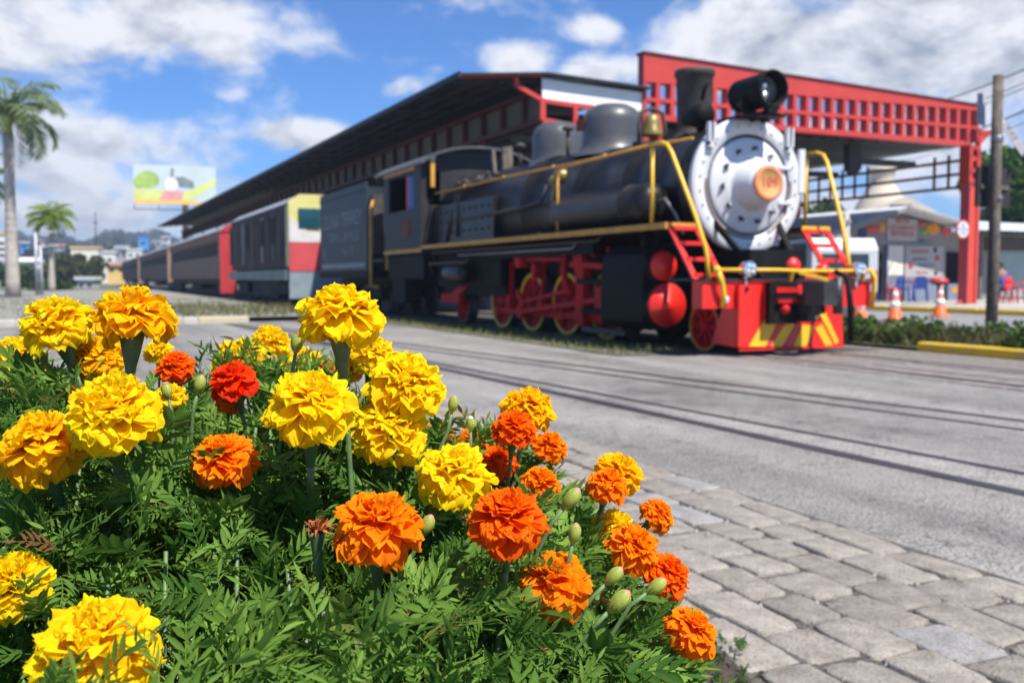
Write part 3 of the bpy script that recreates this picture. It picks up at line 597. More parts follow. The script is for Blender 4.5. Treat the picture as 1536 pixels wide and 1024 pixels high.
# wheels
def wheel(name, y, r, s_, tyre_m, sp_m, nsp=12, cw=True, w=.11):
    X = XC + s_ * .555; o = Vector((X, y, r)); b = MB()
    sd = Vector((s_, 0, 0)); b.lathe(o, sd, [(r * .8, -.02), (r * .8, .06), (r * .9, .065), (r * .9, -.02)], 40)
    for k in range(nsp):
        t = 2 * math.pi * k / nsp; b.bar(o + Vector((s_ * .025, math.cos(t) * r * .2, math.sin(t) * r * .2)), o + Vector((s_ * .025, math.cos(t) * r * .82, math.sin(t) * r * .82)), .05 * r / .5 + .01, .045)
    b.lathe(o, sd, [(.01, .1), (r * .22, .1), (r * .26, .05), (r * .26, -.02)], 24)
    b.lathe(o, sd, [(r * .2, .004), (r * .84, .004), (r * .84, -.01), (r * .2, -.01)], 32)
    if cw:
        a0 = -2.3; pts = [(y + r * .82 * math.cos(t), r + r * .82 * math.sin(t)) for t in np.linspace(a0 - .9, a0 + .9, 12)]
        b.prism(pts, 0, X + s_ * .0, X + s_ * .055)
    wh = P(b, name, sp_m)
    b = MB(); b.lathe(o, sd, [(r * .9, -w + .03), (r * .9, .062), (r * .905, .07), (r * .99, .068), (r, .055), (r, -w + .03), (r * 1.06, -w + .02), (r * 1.06, -w), (r * .9, -w)], 44); P(b, "tyre", "rail", wh)
    b = MB(); b.lathe(o, sd, [(r * .87, .068), (r * .895, .071), (r * .9, .075), (r * .99, .074), (r * .995, .06)], 44); P(b, "tyre_face", tyre_m, wh)
    return wh
DY = [12.3, 13.55, 14.82, 16.08]
for s_ in (-1, 1):
    for y in DY: wheel("driving_wheel", y, .5, s_, "yellow", "darkred")
    wheel("pilot_wheel", 9.9, .31, s_, "ochre", "darkred", 8, False); wheel("trailing_wheel", 18.0, .36, s_, "rail", "darkred", 10, False)
    XR = XC + s_ * .7; b = MB()
    for a, c in zip(DY[:-1], DY[1:]): b.bar((XR, a, .33), (XR, c, .33), .05, .11)
    for y in DY: b.cyl((XR - .05, y, .33), (XR + .05, y, .33), .095, n=18)
    P(b, "side_rod", "darkred")
    XM = XC + s_ * .82; b = MB(); b.bar((XM, 11.95, .62), (XM, 14.82, .35), .05, .08); b.cyl((XM - .05, 14.82, .35), (XM + .06, 14.82, .35), .12, n=18); b.bar((XM, 14.7, .42), (XM, 15.0, .7), .05, .09); P(b, "main_rod", "darkred")
    b = MB(); b.box(XM - .09, XM + .09, 11.7, 12.15, .48, .78); b.prism([(11.5, .5), (12.0, .5), (11.95, .75), (11.6, 1.0)], 0, XM - .04 + s_ * .06, XM + .04 + s_ * .06); P(b, "crosshead", "darkred")
    b = MB(); b.box(XM - .06, XM + .06, 11.35, 12.75, .82, .9); b.box(XM - .08, XM + .08, 11.35, 12.6, .4, .46); P(b, "slide_bar", "black")
    b = MB(); b.prism([(12.62, .2), (12.84, .2), (12.84, .9), (12.95, 1.3), (12.7, 1.42), (12.6, 1.0)], 0, XM - .03, XM + .1)
    b.tube([(XM + s_ * .05, 13.12, 1.3), (XM + s_ * .05, 13.2, 1.05), (XM + s_ * .05, 13.1, .78), (XM + s_ * .05, 12.9, .66)], .055); b.tube([(XM + s_ * .05, 13.12, 1.3), (XM + s_ * .05, 12.9, 1.36)], .05); P(b, "valve_link", "red" if s_ > 0 else "darkred")
    b = MB(); b.bar((XM, 11.5, 1.05), (XM, 13.05, 1.12), .05, .08); b.bar((XM, 11.75, .6), (XM, 11.85, 1.12), .05, .07); b.bar((XM, 13.1, .72), (XM, 14.85, .5), .04, .05); b.bar((XM, 14.6, 1.22), (XM, 13.2, 1.2), .04, .06); b.bar((XM, 12.3, 1.22), (XM, 12.3, 1.5), .06, .08)
    b.cyl((XM - .12, 14.75, 1.2), (XM + .1, 14.75, 1.2), .12, n=18); b.box(XM - .06, XM + .05, 14.2, 14.32, .9, 1.15); b.bar((XM, 11.6, 1.18), (XM, 11.9, 1.32), .1, .05); P(b, "valve_gear", "darkred")
    b = MB(); b.bar((XM, 16.9, .95), (XM, 18.0, .55), .06, .16); b.box(XM - .05, XM + .05, 17.6, 18.6, .42, .6); P(b, "trailing_frame", "darkred")
    b = MB(); b.box(XM - .1, XM + .12, 11.3, 12.5, .12, .2); P(b, "step_board", "rail")
    b = MB(); b.box(XM - .2, XM - .05, 12.0, 16.3, 1.25, 1.45); b.lathe((XM + s_ * .2, 13.85, 1.5), (0, 0, 1), [(.12, 0), (.12, .1), (.01, .16)], 14); P(b, "splasher", "black")
for s_ in (-1, 1):
    X = lambda a: XC + s_ * a
    for (a, z, y0, y1, r) in ((1.12, 1.42, 11.6, 18.5, .025), (1.08, 1.34, 12.4, 17.2, .018), (1.15, 1.2, 16.4, 18.6, .03)):
        b = MB(); b.tube([(X(a), y0, z + .08), (X(a), y0 + .1, z), (X(a), y1 - .1, z), (X(a - .1), y1, z - .2)], r, 7); P(b, "brake_pipe", "steel" if r < .02 else "rust")
    for y in (12.9, 14.2, 15.45):
        b = MB(); b.bar((X(.7), y, 1.2), (X(.72), y + .04, .45), .05, .07); b.box(min(X(.6), X(.78)), max(X(.6), X(.78)), y - .06, y + .1, .38, .62); P(b, "brake_hanger", "darkred")
    b = MB(); b.lathe((X(1.05), 17.2, 1.0), (0, 1, 0), [(.01, -.5), (.15, -.48), (.18, -.4), (.18, .4), (.15, .48), (.01, .5)], 18); P(b, "small_reservoir", "boiler")
# cab
b = MB(); xl, xr = XC - 1.24, XC + 1.24; y0, y1, z0, z1 = 18.75, 21.3, 1.5, 3.2
for x in (xl, xr - .05):
    b.box(x, x + .05, y0, y1, z0, 2.35); b.box(x, x + .05, y0, y0 + .5, 2.35, z1); b.box(x, x + .05, y1 - .35, y1, 2.35, z1); b.box(x, x + .05, y0 + .5, y1 - .35, 3.08, z1)
for x0, x1 in ((xl + .05, xl + .14), (xl + .42, XC - .7), (xr - .14, xr - .05), (XC + .7, xr - .42)): b.box(x0, x1, y0, y0 + .05, z0, z1)
for x0, x1 in ((xl + .14, xl + .42), (xr - .42, xr - .14)): b.box(x0, x1, y0, y0 + .05, z0, 2.4); b.box(x0, x1, y0, y0 + .05, 3.08, z1)
b.box(XC - .7, XC + .7, y0, y0 + .05, 2.4, 3.2)
arc = lambda r0, z, n: [(XC + r0 * math.sin(t), z + .36 * (math.cos(t * 1.0) - math.cos(1.1)) / (1 - math.cos(1.1))) for t in np.linspace(-1.1, 1.1, n)]
b.prism([(XC - 1.19, 3.2), (XC + 1.19, 3.2)] + arc(1.33, 3.2, 15)[::-1], 1, y0, y0 + .05)
cab = P(b, "cab", "cabgrey")
b = MB(); A1 = arc(1.45, 3.2, 17); A2 = arc(1.47, 3.25, 17); b.prism(A1 + A2[::-1], 1, y0 - .25, y1 + .55); P(b, "cab_roof", "dome", cab)
b = MB(); b.box(XC - 1.18, XC + 1.18, y0 + .3, y0 + .34, 1.6, 3.25); b.box(XC - 1.17, XC + 1.17, y0 + .06, y1, 1.56, 1.6); b.box(XC + 1.12, XC + 1.16, y0 + .4, y1 - .02, 1.62, 3.15); b.box(XC - 1.1, XC + 1.1, y1 - .1, y1 - .04, 2.3, 3.15); P(b, "backhead_shade_lining", "darkwin", cab)  # backhead and floor; side and rear panels paint the cab's inner shade black
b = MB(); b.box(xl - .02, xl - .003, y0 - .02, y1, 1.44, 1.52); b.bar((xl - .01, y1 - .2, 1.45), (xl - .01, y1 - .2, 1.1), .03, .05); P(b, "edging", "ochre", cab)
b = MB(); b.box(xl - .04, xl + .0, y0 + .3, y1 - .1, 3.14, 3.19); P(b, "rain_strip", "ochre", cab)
b = MB(); b.m = 0; b.box(xl + .06, xl + .08, y0 + .5, y0 + .95, 2.36, 3.06); b.m = 1; b.box(xl + .055, xl + .08, y0 + .96, y0 + 1.1, 2.32, 3.1); P(b, "curtain", ["blue", "dieselred"], cab)
b = MB(); b.box(xl - .012, xl - .003, y0 + .75, y0 + 1.25, 1.78, 2.1); P(b, "cab_number_plate", "rustred", cab)
b = MB(); b.bar((xl + .2, y0 - .12, 2.75), (xl + .2, y0 - .12, 3.3), .08, .08); b.m = 1; b.ball((xl + .2, y0 - .12, 3.34), .07); P(b, "marker_lamp", ["ochre", "white"], cab)
b = MB(); b.box(xl + .1, xr - .1, 18.9, 21.3, .9, 1.4); b.box(xl + .15, xl + .5, 20.3, 21.2, .35, .9); P(b, "cab_underframe", "black", cab)
# pilot beam, pilot, coupler
b = MB(); b.box(XC - 1.25, XC + 1.25, 9.06, 9.26, .56, .875); beam = P(b, "pilot_beam", "red")
b = MB(); b.box(XC - 1.25, XC + 1.25, 9.03, 9.75, .878, .9); P(b, "beam_top", "rail", beam)
b = MB(); q = [pl(px, py, 1, 9.0) for px, py in ((1108, 427), (1107, 521), (1264, 519), (1262, 457), (1245, 457), (1229, 482), (1181, 482), (1164, 440), (1164, 427))]
b.prism([(v.x, v.z) for v in q], 1, 8.99, 9.055); pil = P(b, "pilot", "red")
b = MB(); v0, v1 = q[0], q[1]; b.prism([(9.06, v0.z - .01), (9.06, v1.z), (9.5, v1.z + .02), (9.3, .55), (9.28, .56)], 0, v0.x, v0.x + .05); b.box(q[1].x, q[2].x, 8.97, 8.987, q[2].z - .01, q[2].z + .012); P(b, "pilot_side", "red", pil)
for i, ps in enumerate([[(1160, 457), (1171, 473), (1148, 519.5), (1123, 519.5)], [(1179, 483), (1194, 483), (1173, 519.5), (1157, 519.5)], [(1204, 487), (1222, 489), (1209, 519), (1190, 519.3)], [(1223, 492), (1233, 486), (1249, 517), (1238, 518)], [(1230, 472), (1237, 466), (1258, 512), (1253, 516)]]):
    b = MB(); b.prism([(v.x, v.z) for v in (pl(px, py, 1, 8.987) for px, py in ps)], 1, 8.984, 8.9885); P(b, "stripe", "yellow", pil)
for ps in ([(1174, 476), (1177, 482), (1155, 519.5), (1150, 519.5)], [(1196, 484), (1202, 486), (1187, 519.5), (1175, 519.5)]):
    b = MB(); b.prism([(v.x, v.z) for v in (pl(px, py, 1, 8.987) for px, py in ps)], 1, 8.984, 8.9885); P(b, "faded_band", "stripered", pil)
b = MB()
for px, py in ((1120, 433), (1157, 433)): v = pl(px, py, 1, 8.985); b.cyl((v.x, 8.99, v.z), (v.x, 8.965, v.z), .022, n=10)
P(b, "bolts", "black", pil)
cx = XC + .04
b = MB(); b.box(cx - .1, cx + .1, 8.62, 9.2, .5, .72); b.prism([(cx - .2, 8.62), (cx - .16, 8.36), (cx - .02, 8.34), (cx + .02, 8.46), (cx + .14, 8.46), (cx + .21, 8.58), (cx + .18, 8.68), (cx - .16, 8.72)], 2, .6, .87)
b.cyl((cx + .17, 8.5, .5), (cx + .17, 8.5, .92), .055, n=14); b.box(cx - .06, cx + .05, 8.72, 8.95, .4, .56); cp = P(b, "coupler", "rail")
b = MB(); b.tube([(cx + .36, 8.75, .98), (cx + .36, 8.55, .9), (cx + .36, 8.5, .6), (cx + .37, 8.5, .2)], .035); P(b, "brake_hose", "black", cp); b = MB(); b.box(cx - .5, cx - .1, 8.86, 8.94, .38, .86); P(b, "draft_box", "black", cp)
b = MB(); b.box(cx - .5, cx - .42, 8.9, 8.98, .45, .85); b.box(cx - .42, cx - .1, 8.8, 8.86, .62, .66); b.box(cx - .42, cx - .1, 8.84, 8.9, .74, .8); b.ball((cx - .3, 8.84, .55), .06); P(b, "coupler_pocket", "darkred", cp)
b = MB(); zr = 1.0; b.tube([(XC - 1.08, 9.0, zr), (XC - .2, 9.0, zr), (XC + .1, 9.0, zr - .01), (XC + 1.2, 9.0, zr)], .022, 8)
for x in (XC - 1.05, XC - .02, XC + 1.1): b.bar((x, 9.0, zr), (x, 9.05, .88), .05, .03)
b.bar((XC + .05, 8.98, .98), (XC + .38, 8.8, .88), .03, .04); b.tube([(XC - 1.1, 8.99, zr), (XC - 1.05, 8.97, .86), (XC - 1.0, 9.0, .72), (XC - 1.0, 9.02, .58)], .03); b.tube([(XC + 1.2, 9.0, zr), (XC + 1.24, 8.98, .9), (XC + 1.22, 9.0, .55)], .028); b.ball((XC - 1.1, 9.0, 1.0), .05)
P(b, "front_rail", "yellow", beam)
b = MB(); b.lathe((XC - .95, 9.05, .66), (0, -1, 0), [(.05, 0), (.05, .02), (.02, .03), (.01, .03)], 16); P(b, "round_boss", "white", beam)
for x in (XC - .66, XC + 1.0):
    b = MB(); b.lathe((x, 0, 1.01), (0, 1, 0), [(.01, 9.16), (.06, 9.14), (.09, 9.06), (.098, 9.0), (.1, 8.97)], 24); b.bar((x, 9.05, .92), (x, 9.05, .8), .03, .03); h = P(b, "marker_headlight", "chrome", beam)
    b = MB(); b.lathe((x, 0, 1.01), (0, 1, 0), [(.09, 8.968), (.06, 8.955), (.01, 8.95)], 24); b.m = 1
    for k in range(4): t = k * 1.57 + .7; b.ball((x + .045 * math.cos(t), 8.955, 1.01 + .045 * math.sin(t)), .022, 8)
    P(b, "lens", ["chrome", "white"], h)
b = MB(); b.box(XC + .35, XC + .85, 9.3, 9.6, .9, 1.02); b.ball((XC + .25, 9.35, 1.05), .12); b.ball((XC + .7, 9.3, 1.0), .09); P(b, "air_valve", "red", beam)
for s_ in (-1, 1):
    b = MB(); b.bar((XC + s_ * .55, 9.3, .7), (XC + s_ * .55, 10.3, .55), .06, .12); P(b, "truck_frame", "black")

# ------------------------------------------------------------------ tender
td = thing("tender", (XC, 23, 0), "dark blue-grey tender with faded white lettering behind the steam locomotive", "tender")
b = MB(); b.box(XC - 1.22, XC + 1.22, 22.8, 27.6, 1.1, 3.1); b.m = 1; b.box(XC - 1.19, XC + 1.19, 23.1, 27.5, 3.1, 3.16); b.m = 0
b.box(XC - 1.22, XC - 1.17, 22.85, 27.6, 3.1, 3.24); b.box(XC + 1.17, XC + 1.22, 22.85, 27.6, 3.1, 3.24); b.box(XC - 1.24, XC - 1.22, 22.8, 27.62, 3.05, 3.1); P(b, "tank", ["tender", "black"], td)
b = MB(); b.box(XC - 1.24, XC + 1.24, 22.7, 27.7, .92, 1.09); b.box(XC - .5, XC + .5, 22, 28, .7, .92); P(b, "underframe", "black", td)
text("lettering", "ZONA TERREY", .52, "lettering", (XC - 1.224, 25.2, 2.42), FACE_L, td, .004, 1.15); text("lettering", "FERROCARRILES", .34, "lettering", (XC - 1.224, 25.0, 1.98), FACE_L, td, .004, 1.2); text("lettering", "No. 109", .32, "lettering", (XC - 1.224, 24.6, 1.6), FACE_L, td, .004); text("lettering", "55", .42, "lettering", (XC - 1.224, 27.1, 1.55), FACE_L, td, .004)
b = MB(); b.box(XC - 1.226, XC - 1.222, 23.0, 27.4, 1.18, 1.3); P(b, "sill_stripe", "lettering", td)
for y in (23.8, 26.4):
    b = MB(); b.box(XC - .85, XC - .72, y - .9, y + .9, .4, .7); b.box(XC + .72, XC + .85, y - .9, y + .9, .4, .7); b.box(XC - .72, XC + .72, y - .12, y + .12, .45, .68); tr = P(b, "truck", "black", td)
    for dy in (-.6, .6):
        for s_ in (-1, 1): b = MB(); b.lathe((XC + s_ * .6, y + dy, .38), (s_, 0, 0), [(.01, .05), (.1, .05), (.3, .02), (.36, .04), (.38, 0), (.38, -.1), (.01, -.1)], 28); P(b, "wheel", "rust", tr)
b = MB(); b.tube([(XC - 1.2, 22.35, 2.75), (XC - 1.25, 22.4, 2.5), (XC - 1.25, 22.4, .75), (XC - 1.2, 22.2, .7), (XC - 1.2, 22.0, .72)], .035); P(b, "grab_rail", "ochre", td)
b = MB(); b.box(XC - 1.15, XC - .9, 22.5, 22.75, 1.5, 2.9); b.box(XC - 1.2, XC + 1.2, 21.5, 22.7, 1.3, 1.36); P(b, "footplate", "rust", td)

# ------------------------------------------------------------------ diesel locomotive
DX = 6.5; dl = thing("diesel_locomotive", (XC, 32, 0), "weathered grey diesel locomotive with a yellow, white and red cab front behind the tender", "locomotive")
b = MB(); b.box(DX, DX + 2.44, 32.0, 44.6, 1.25, 3.35); b.prism([(DX - .02, 3.35), (DX + 2.46, 3.35), (DX + 2.1, 3.62), (DX + .34, 3.62)], 1, 32.05, 44.7); P(b, "body", "dieselgrey", dl)
b = MB(); b.prism([(DX - .02, 3.38), (DX + .34, 3.64), (DX + 2.1, 3.64), (DX + 2.46, 3.38)], 1, 32.06, 44.7); P(b, "roof", "coachroof", dl)
b = MB(); b.prism([(DX - .03, 2.45), (DX + 2.47, 2.45), (DX + 2.47, 3.38), (DX + 2.1, 3.66), (DX + .34, 3.66), (DX - .03, 3.42)], 1, 31.9, 32.05); b.box(DX - .012, DX - .003, 32.05, 32.5, 1.3, 3.3); nose = P(b, "cab_front", "dieselyellow", dl)
b = MB(); b.prism([(DX - .03, 2.1), (DX + 1.2, 2.1), (DX + .6, 2.44), (DX - .03, 2.95)], 1, 31.87, 31.897); b.box(DX - .03, DX + 2.47, 31.9, 32.0, 2.1, 2.45); P(b, "white_band", "dieselwhite", nose)
b = MB(); b.box(DX - .03, DX + 2.47, 31.88, 31.99, 1.15, 2.1); P(b, "red_band", "dieselred", nose)
b = MB(); b.box(DX - .03, DX + 2.47, 31.9, 31.99, .25, 1.148); P(b, "skirt", "dieselfoot", nose)
for x in (.28, 1.4): b = MB(); b.box(DX + x, DX + x + .72, 31.85, 31.868, 2.55, 3.2); P(b, "windscreen", "tealglass", nose)
for y in np.arange(33.2, 44.4, 1.1): b = MB(); b.box(DX - .025, DX - .002, y, y + .78, 1.5, 3.15); P(b, "side_door", ("dieselgrey", "rust", "dieselgrey", "boiler")[int(round((y - 33.2) / 1.1)) % 4], dl)
for y in (34.3, 36.5, 39.8): b = MB(); b.box(DX - .034, DX - .027, y + .1, y + .66, 2.1, 3.05); P(b, "grille", "darkwin", dl)
b = MB(); b.box(DX - .12, DX + 2.56, 32.06, 44.7, .85, 1.2); P(b, "sill", "dieselsill", dl)
b = MB(); b.box(DX + .3, DX + 2.2, 35.5, 41, .2, .85); P(b, "fuel_tank", "dieselgrey", dl)
for y in (33.8, 42.6):
    b = MB(); b.box(DX + .15, DX + .3, y - 1.3, y + 1.3, .35, .75); b.box(DX + 2.1, DX + 2.25, y - 1.3, y + 1.3, .35, .75); b.box(DX + .3, DX + 2.1, y - .15, y + .15, .4, .7); tr = P(b, "truck", "black", dl)
    for dy in (-.85, .85):
        for s_ in (-1, 1): b = MB(); b.lathe((XC + s_ * .6, y + dy, .42), (s_, 0, 0), [(.01, .05), (.3, .02), (.42, .03), (.42, -.1), (.01, -.1)], 24); P(b, "wheel", "rust", tr)

# ------------------------------------------------------------------ coaches
def coach(y0, y1, label, redend):
    c = thing("passenger_coach", (XC, y0, 0), label, "coach", "passenger coaches of the train")
    b = MB(); b.box(DX, DX + 2.4, y0 + .25, y1, .9, 2.0); b.box(DX + .03, DX + 2.37, y0 + .25, y1, 2.0, 2.75); y = y0 + 1.0
    while y < y1 - .4: b.box(DX, DX + .028, y - .06, y + .06, 2.0, 2.72); y += 1.25
    for yy in np.arange(y0 + .4, y1, .42): b.box(DX - .012, DX - .001, yy, yy + .03, .92, 1.95)
    body = P(b, "body", "coach", c)
    b = MB(); y = y0 + 1.0; k = 0
    while y < y1 - 1.6 and k < 30: b.box(DX + .004, DX + .026, y + .07, y + 1.18, 2.03, 2.7); y += 1.25; k += 1
    P(b, "window_row", "darkwin", c)
    b = MB(); b.box(DX - .02, DX + 2.42, y0 + .25, y1, 2.76, 3.2); P(b, "letterboard", "coachband", c)
    b = MB(); b.prism([(DX - .06, 3.2), (DX + 2.46, 3.2), (DX + 2.1, 3.45), (DX + 1.6, 3.58), (DX + .8, 3.58), (DX + .3, 3.45)], 1, y0 + .1, y1); P(b, "roof", "coachroof", c)
    b = MB(); m = "coachred" if redend else "coach"
    b.box(DX - .03, DX + .75, y0, y0 + .24, .2, 3.15); b.box(DX + 1.65, DX + 2.43, y0, y0 + .24, .2, 3.15); b.box(DX + .75, DX + 1.65, y0, y0 + .24, 2.6, 3.15)
    b.prism([(DX - .04, 3.16), (DX + 2.44, 3.16), (DX + 2.1, 3.47), (DX + 1.6, 3.62), (DX + .8, 3.62), (DX + .3, 3.47)], 1, y0 - .05, y0 + .09); P(b, "end_wall", m, c)
    b = MB(); b.box(DX + .76, DX + 1.64, y0 + .1, y0 + .14, .9, 2.59); P(b, "end_door", "darkwin", c)
    b = MB(); b.box(DX + .1, DX + 2.3, y0 + .6, y1 - .4, .62, .89); b.box(DX + .4, DX + 2, (y0 + y1) / 2 - 2, (y0 + y1) / 2 + 2, .3, .6); P(b, "underframe", "black", c)
    for y in (y0 + 3, y1 - 3):
        b = MB(); b.box(DX + .3, DX + .42, y - 1.3, y + 1.3, .35, .6)
        for dy in (-.9, .9): b.lathe((DX + .5, y + dy, .4), (-1, 0, 0), [(.01, .05), (.3, .02), (.4, .03), (.4, -.1), (.01, -.1)], 20)
        P(b, "truck", "black", c)
coach(48.2, 74.5, "grey wooden coach with a red end wall, next behind the diesel locomotive", True)
coach(76.3, 110, "grey wooden coach in the middle of the row, beyond the dark gap", False)
coach(112, 150, "farthest grey wooden coach at the tail of the train", False)
# ------------------------------------------------------------------ station canopy
YC = 21.2
cn = thing("station_canopy", (17, YC, 0), "long station canopy with red steel gable truss and dark roof over the train", "canopy")
def Q(b, name, m, parent=cn, label=None): return tag(b.build(name, m, parent), label)
xl, xr = 13.27, 25.2; ztop = lambda x: 6.57 + (x - xl) / (xr - xl) * (6.12 - 6.57); zbot = lambda x: 5.04 - (x - xl) / (xr - xl) * .04
zop = lambda x: 5.86 + (x - xl) / (xr - xl) * .12; zmid = lambda x: .52 * zbot(x) + .48 * zop(x)
b = MB(); b.prism([(xl, zop(xl)), (xr, zop(xr)), (xr, ztop(xr)), (xl, ztop(xl))], 1, YC, YC + .28); Q(b, "fascia_band", "roofred")
b = MB()
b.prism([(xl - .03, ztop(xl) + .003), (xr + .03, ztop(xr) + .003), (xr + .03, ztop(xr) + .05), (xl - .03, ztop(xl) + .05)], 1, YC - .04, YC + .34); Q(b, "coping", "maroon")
b = MB(); n = 27; sw = (xr - xl) / n
b.prism([(xl, zbot(xl) - .1), (xr - .4, zbot(xr) - .1), (xr - .4, zbot(xr) + .04), (xl, zbot(xl) + .04)], 1, YC, YC + .28)
b.prism([(xl, zmid(xl) - .05), (xr, zmid(xr) - .05), (xr, zmid(xr) + .05), (xl, zmid(xl) + .05)], 1, YC + .003, YC + .277)
for i in range(n + 1):
    x = xl + i * sw; w = .065 if i else .1; x0, x1 = max(xl, x - w), min(xr, x + w)
    b.box(x0, x1, YC + .006, YC + .274, zbot(x) + .035, zmid(x) - .045); b.box(x0, x1, YC + .006, YC + .274, zmid(x) + .045, zop(x) + .01)
Q(b, "gable_truss", "roofred")
b = MB(); b.box(xl - .003, xl + .16, YC - .01, YC + .3, 3.4, 4.93); b.box(xl + .45, xl + .6, YC, YC + .28, 3.4, 4.93)
for z in (3.6, 4.1, 4.6): b.box(xl + .16, xl + .45, YC + .02, YC + .26, z, z + .12)
Q(b, "truss_leg", "roofred")
# corner column: fretted head and boxed shaft
b = MB(); x0, x1 = 24.78, 25.25
b.box(x0, x0 + .14, YC - .05, YC + .33, 3.8, 4.94); b.box(x1 - .14, x1, YC - .05, YC + .33, 3.8, 4.94)
for z in (3.8, 4.12, 4.46, 4.8): b.box(x0 + .14, x1 - .14, YC - .045, YC + .325, z, z + .13)
b.box(x1, x1 + .5, YC + .0, YC + .2, 5.3, 5.42); b.prism([(x1, 4.9), (x1 + .4, 5.3), (x1, 5.3)], 1, YC + .02, YC + .18); Q(b, "column_head", "roofred")
b = MB(); b.box(24.95, 25.2, YC + .02, YC + .3, .14, 3.8); col = Q(b, "column_shaft", "colred")
b = MB(); b.box(24.86, 24.945, YC - .02, YC + .32, .14, 3.79); b.box(25.205, 25.3, YC - .02, YC + .32, .14, 3.79); b.prism([(24.6, .14), (25.5, .14), (25.3, .3), (24.86, .3)], 1, YC + .1, YC + .2); Q(b, "column_flange", "dieselred", col)
# stepped frame left of the tall truss, white panel, low eave
b = MB(); b.prism([(10.45, 5.24), (13.26, 5.12), (13.26, 5.6), (10.45, 5.71)], 1, YC + .06, YC + .12); Q(b, "white_panel", "whitepanel")
b = MB()
def rb(x0, z0, x1, z1, w=.1): b.bar((x0, YC + .08, z0), (x1, YC + .08, z1), w, w)
rb(8.3, 5.6, 9.74, 5.74); rb(9.74, 5.74, 10.45, 5.78, .06); rb(9.74, 5.76, 9.78, 5.5); rb(9.76, 5.5, 10.45, 5.2); rb(10.45, 5.19, 13.26, 5.03); rb(10.45, 5.2, 10.45, 4.72, .14); rb(10.45, 4.72, 11.6, 4.6, .13); rb(11.35, 5.1, 11.35, 4.66, .12); rb(11.6, 4.6, 13.26, 4.5, .1); Q(b, "stepped_frame", "roofred")
ze = lambda y: 5.57 + (y - 21.2) * .0085
b = MB(); b.box(10.45, 13.26, YC + .06, YC + .12, 5.715, 5.75); Q(b, "panel_edge", "sheet")
# roofs
ys = [21.05] + list(np.arange(23, 108, 5.0)) + [108]
b = MB()
for a, e in zip(ys[:-1], ys[1:]):
    for (x0, d0, x1, d1) in ((8.2, 0, 10.5, .22), (10.5, .22, 13.4, .1)):
        v = [(x0, a, ze(a) + d0), (x1, a, ze(a) + d1), (x1, e, ze(e) + d1), (x0, e, ze(e) + d0)]
        b.add(v + [(p[0], p[1], p[2] + .05) for p in v], [(0, 1, 2, 3), (7, 6, 5, 4), (0, 4, 5, 1), (2, 6, 7, 3), (1, 5, 6, 2), (3, 7, 4, 0)])
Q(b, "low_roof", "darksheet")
b = MB(); 
for a, e in zip(ys[:-1], ys[1:]): b.bar((8.24, a, ze(a) + .02), (8.24, e, ze(e) + .02), .05, .14)
Q(b, "gutter", "darksheet")
b = MB()
for y in np.arange(21.6, 107, 2.2): b.bar((8.3, y, ze(y) - .06), (10.4, y, ze(y) + .14), .07, .1)
for x in (8.8, 9.4, 10): b.bar((x, 21.4, ze(21.4) - .1 + (x - 8.3) * .09), (x, 107, ze(107) - .1 + (x - 8.3) * .09), .05, .06)
Q(b, "rafters", "darksheet")
b = MB(); zc = lambda y: 4.75 + (y - 21.2) * .004
b.bar((10.45, 21.35, zc(21.3)), (10.45, 107, zc(107)), .1, .12); b.bar((10.45, 21.35, zc(21.3) + .72), (10.45, 107, zc(107) + .72), .08, .1)
for y in np.arange(22.3, 106, 1.35): b.bar((10.45, y, zc(y)), (10.45, y, zc(y) + .72), .1, .12)
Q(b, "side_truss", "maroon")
b = MB(); b.add([(10.53, 21.35, zc(21.3) + .08), (10.53, 107, zc(107) + .08), (10.53, 107, zc(107) + .66), (10.53, 21.35, zc(21.3) + .66), (10.56, 21.35, zc(21.3) + .08), (10.56, 107, zc(107) + .08), (10.56, 107, zc(107) + .66), (10.56, 21.35, zc(21.3) + .66)], [(0, 1, 2, 3), (7, 6, 5, 4), (0, 4, 5, 1), (2, 6, 7, 3), (1, 5, 6, 2), (3, 7, 4, 0)])
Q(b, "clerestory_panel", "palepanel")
b = MB()
x = 10.7
while x < 25.2:
    z = 4.72 + (x - 10.7) / 14.5 * .22; b.add([(x, 21.5, z), (x + .24, 21.5, z), (x + .3, 21.5, z + .05), (x + .5, 21.5, z + .05), (x, 62, z), (x + .24, 62, z), (x + .3, 62, z + .05), (x + .5, 62, z + .05)], [(0, 1, 5, 4), (1, 2, 6, 5), (2, 3, 7, 6)]); x += .5
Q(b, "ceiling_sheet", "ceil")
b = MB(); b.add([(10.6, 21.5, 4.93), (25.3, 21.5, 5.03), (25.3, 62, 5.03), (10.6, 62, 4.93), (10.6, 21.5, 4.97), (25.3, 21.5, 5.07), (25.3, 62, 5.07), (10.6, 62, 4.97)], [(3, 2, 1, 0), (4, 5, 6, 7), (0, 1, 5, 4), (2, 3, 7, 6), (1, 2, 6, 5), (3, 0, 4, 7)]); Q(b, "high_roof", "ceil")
b = MB()
for y in (23.5, 27, 31, 36, 42): b.box(10.7, 25.1, y, y + .14, 4.5, 4.7)
Q(b, "cross_beam", "ceil")
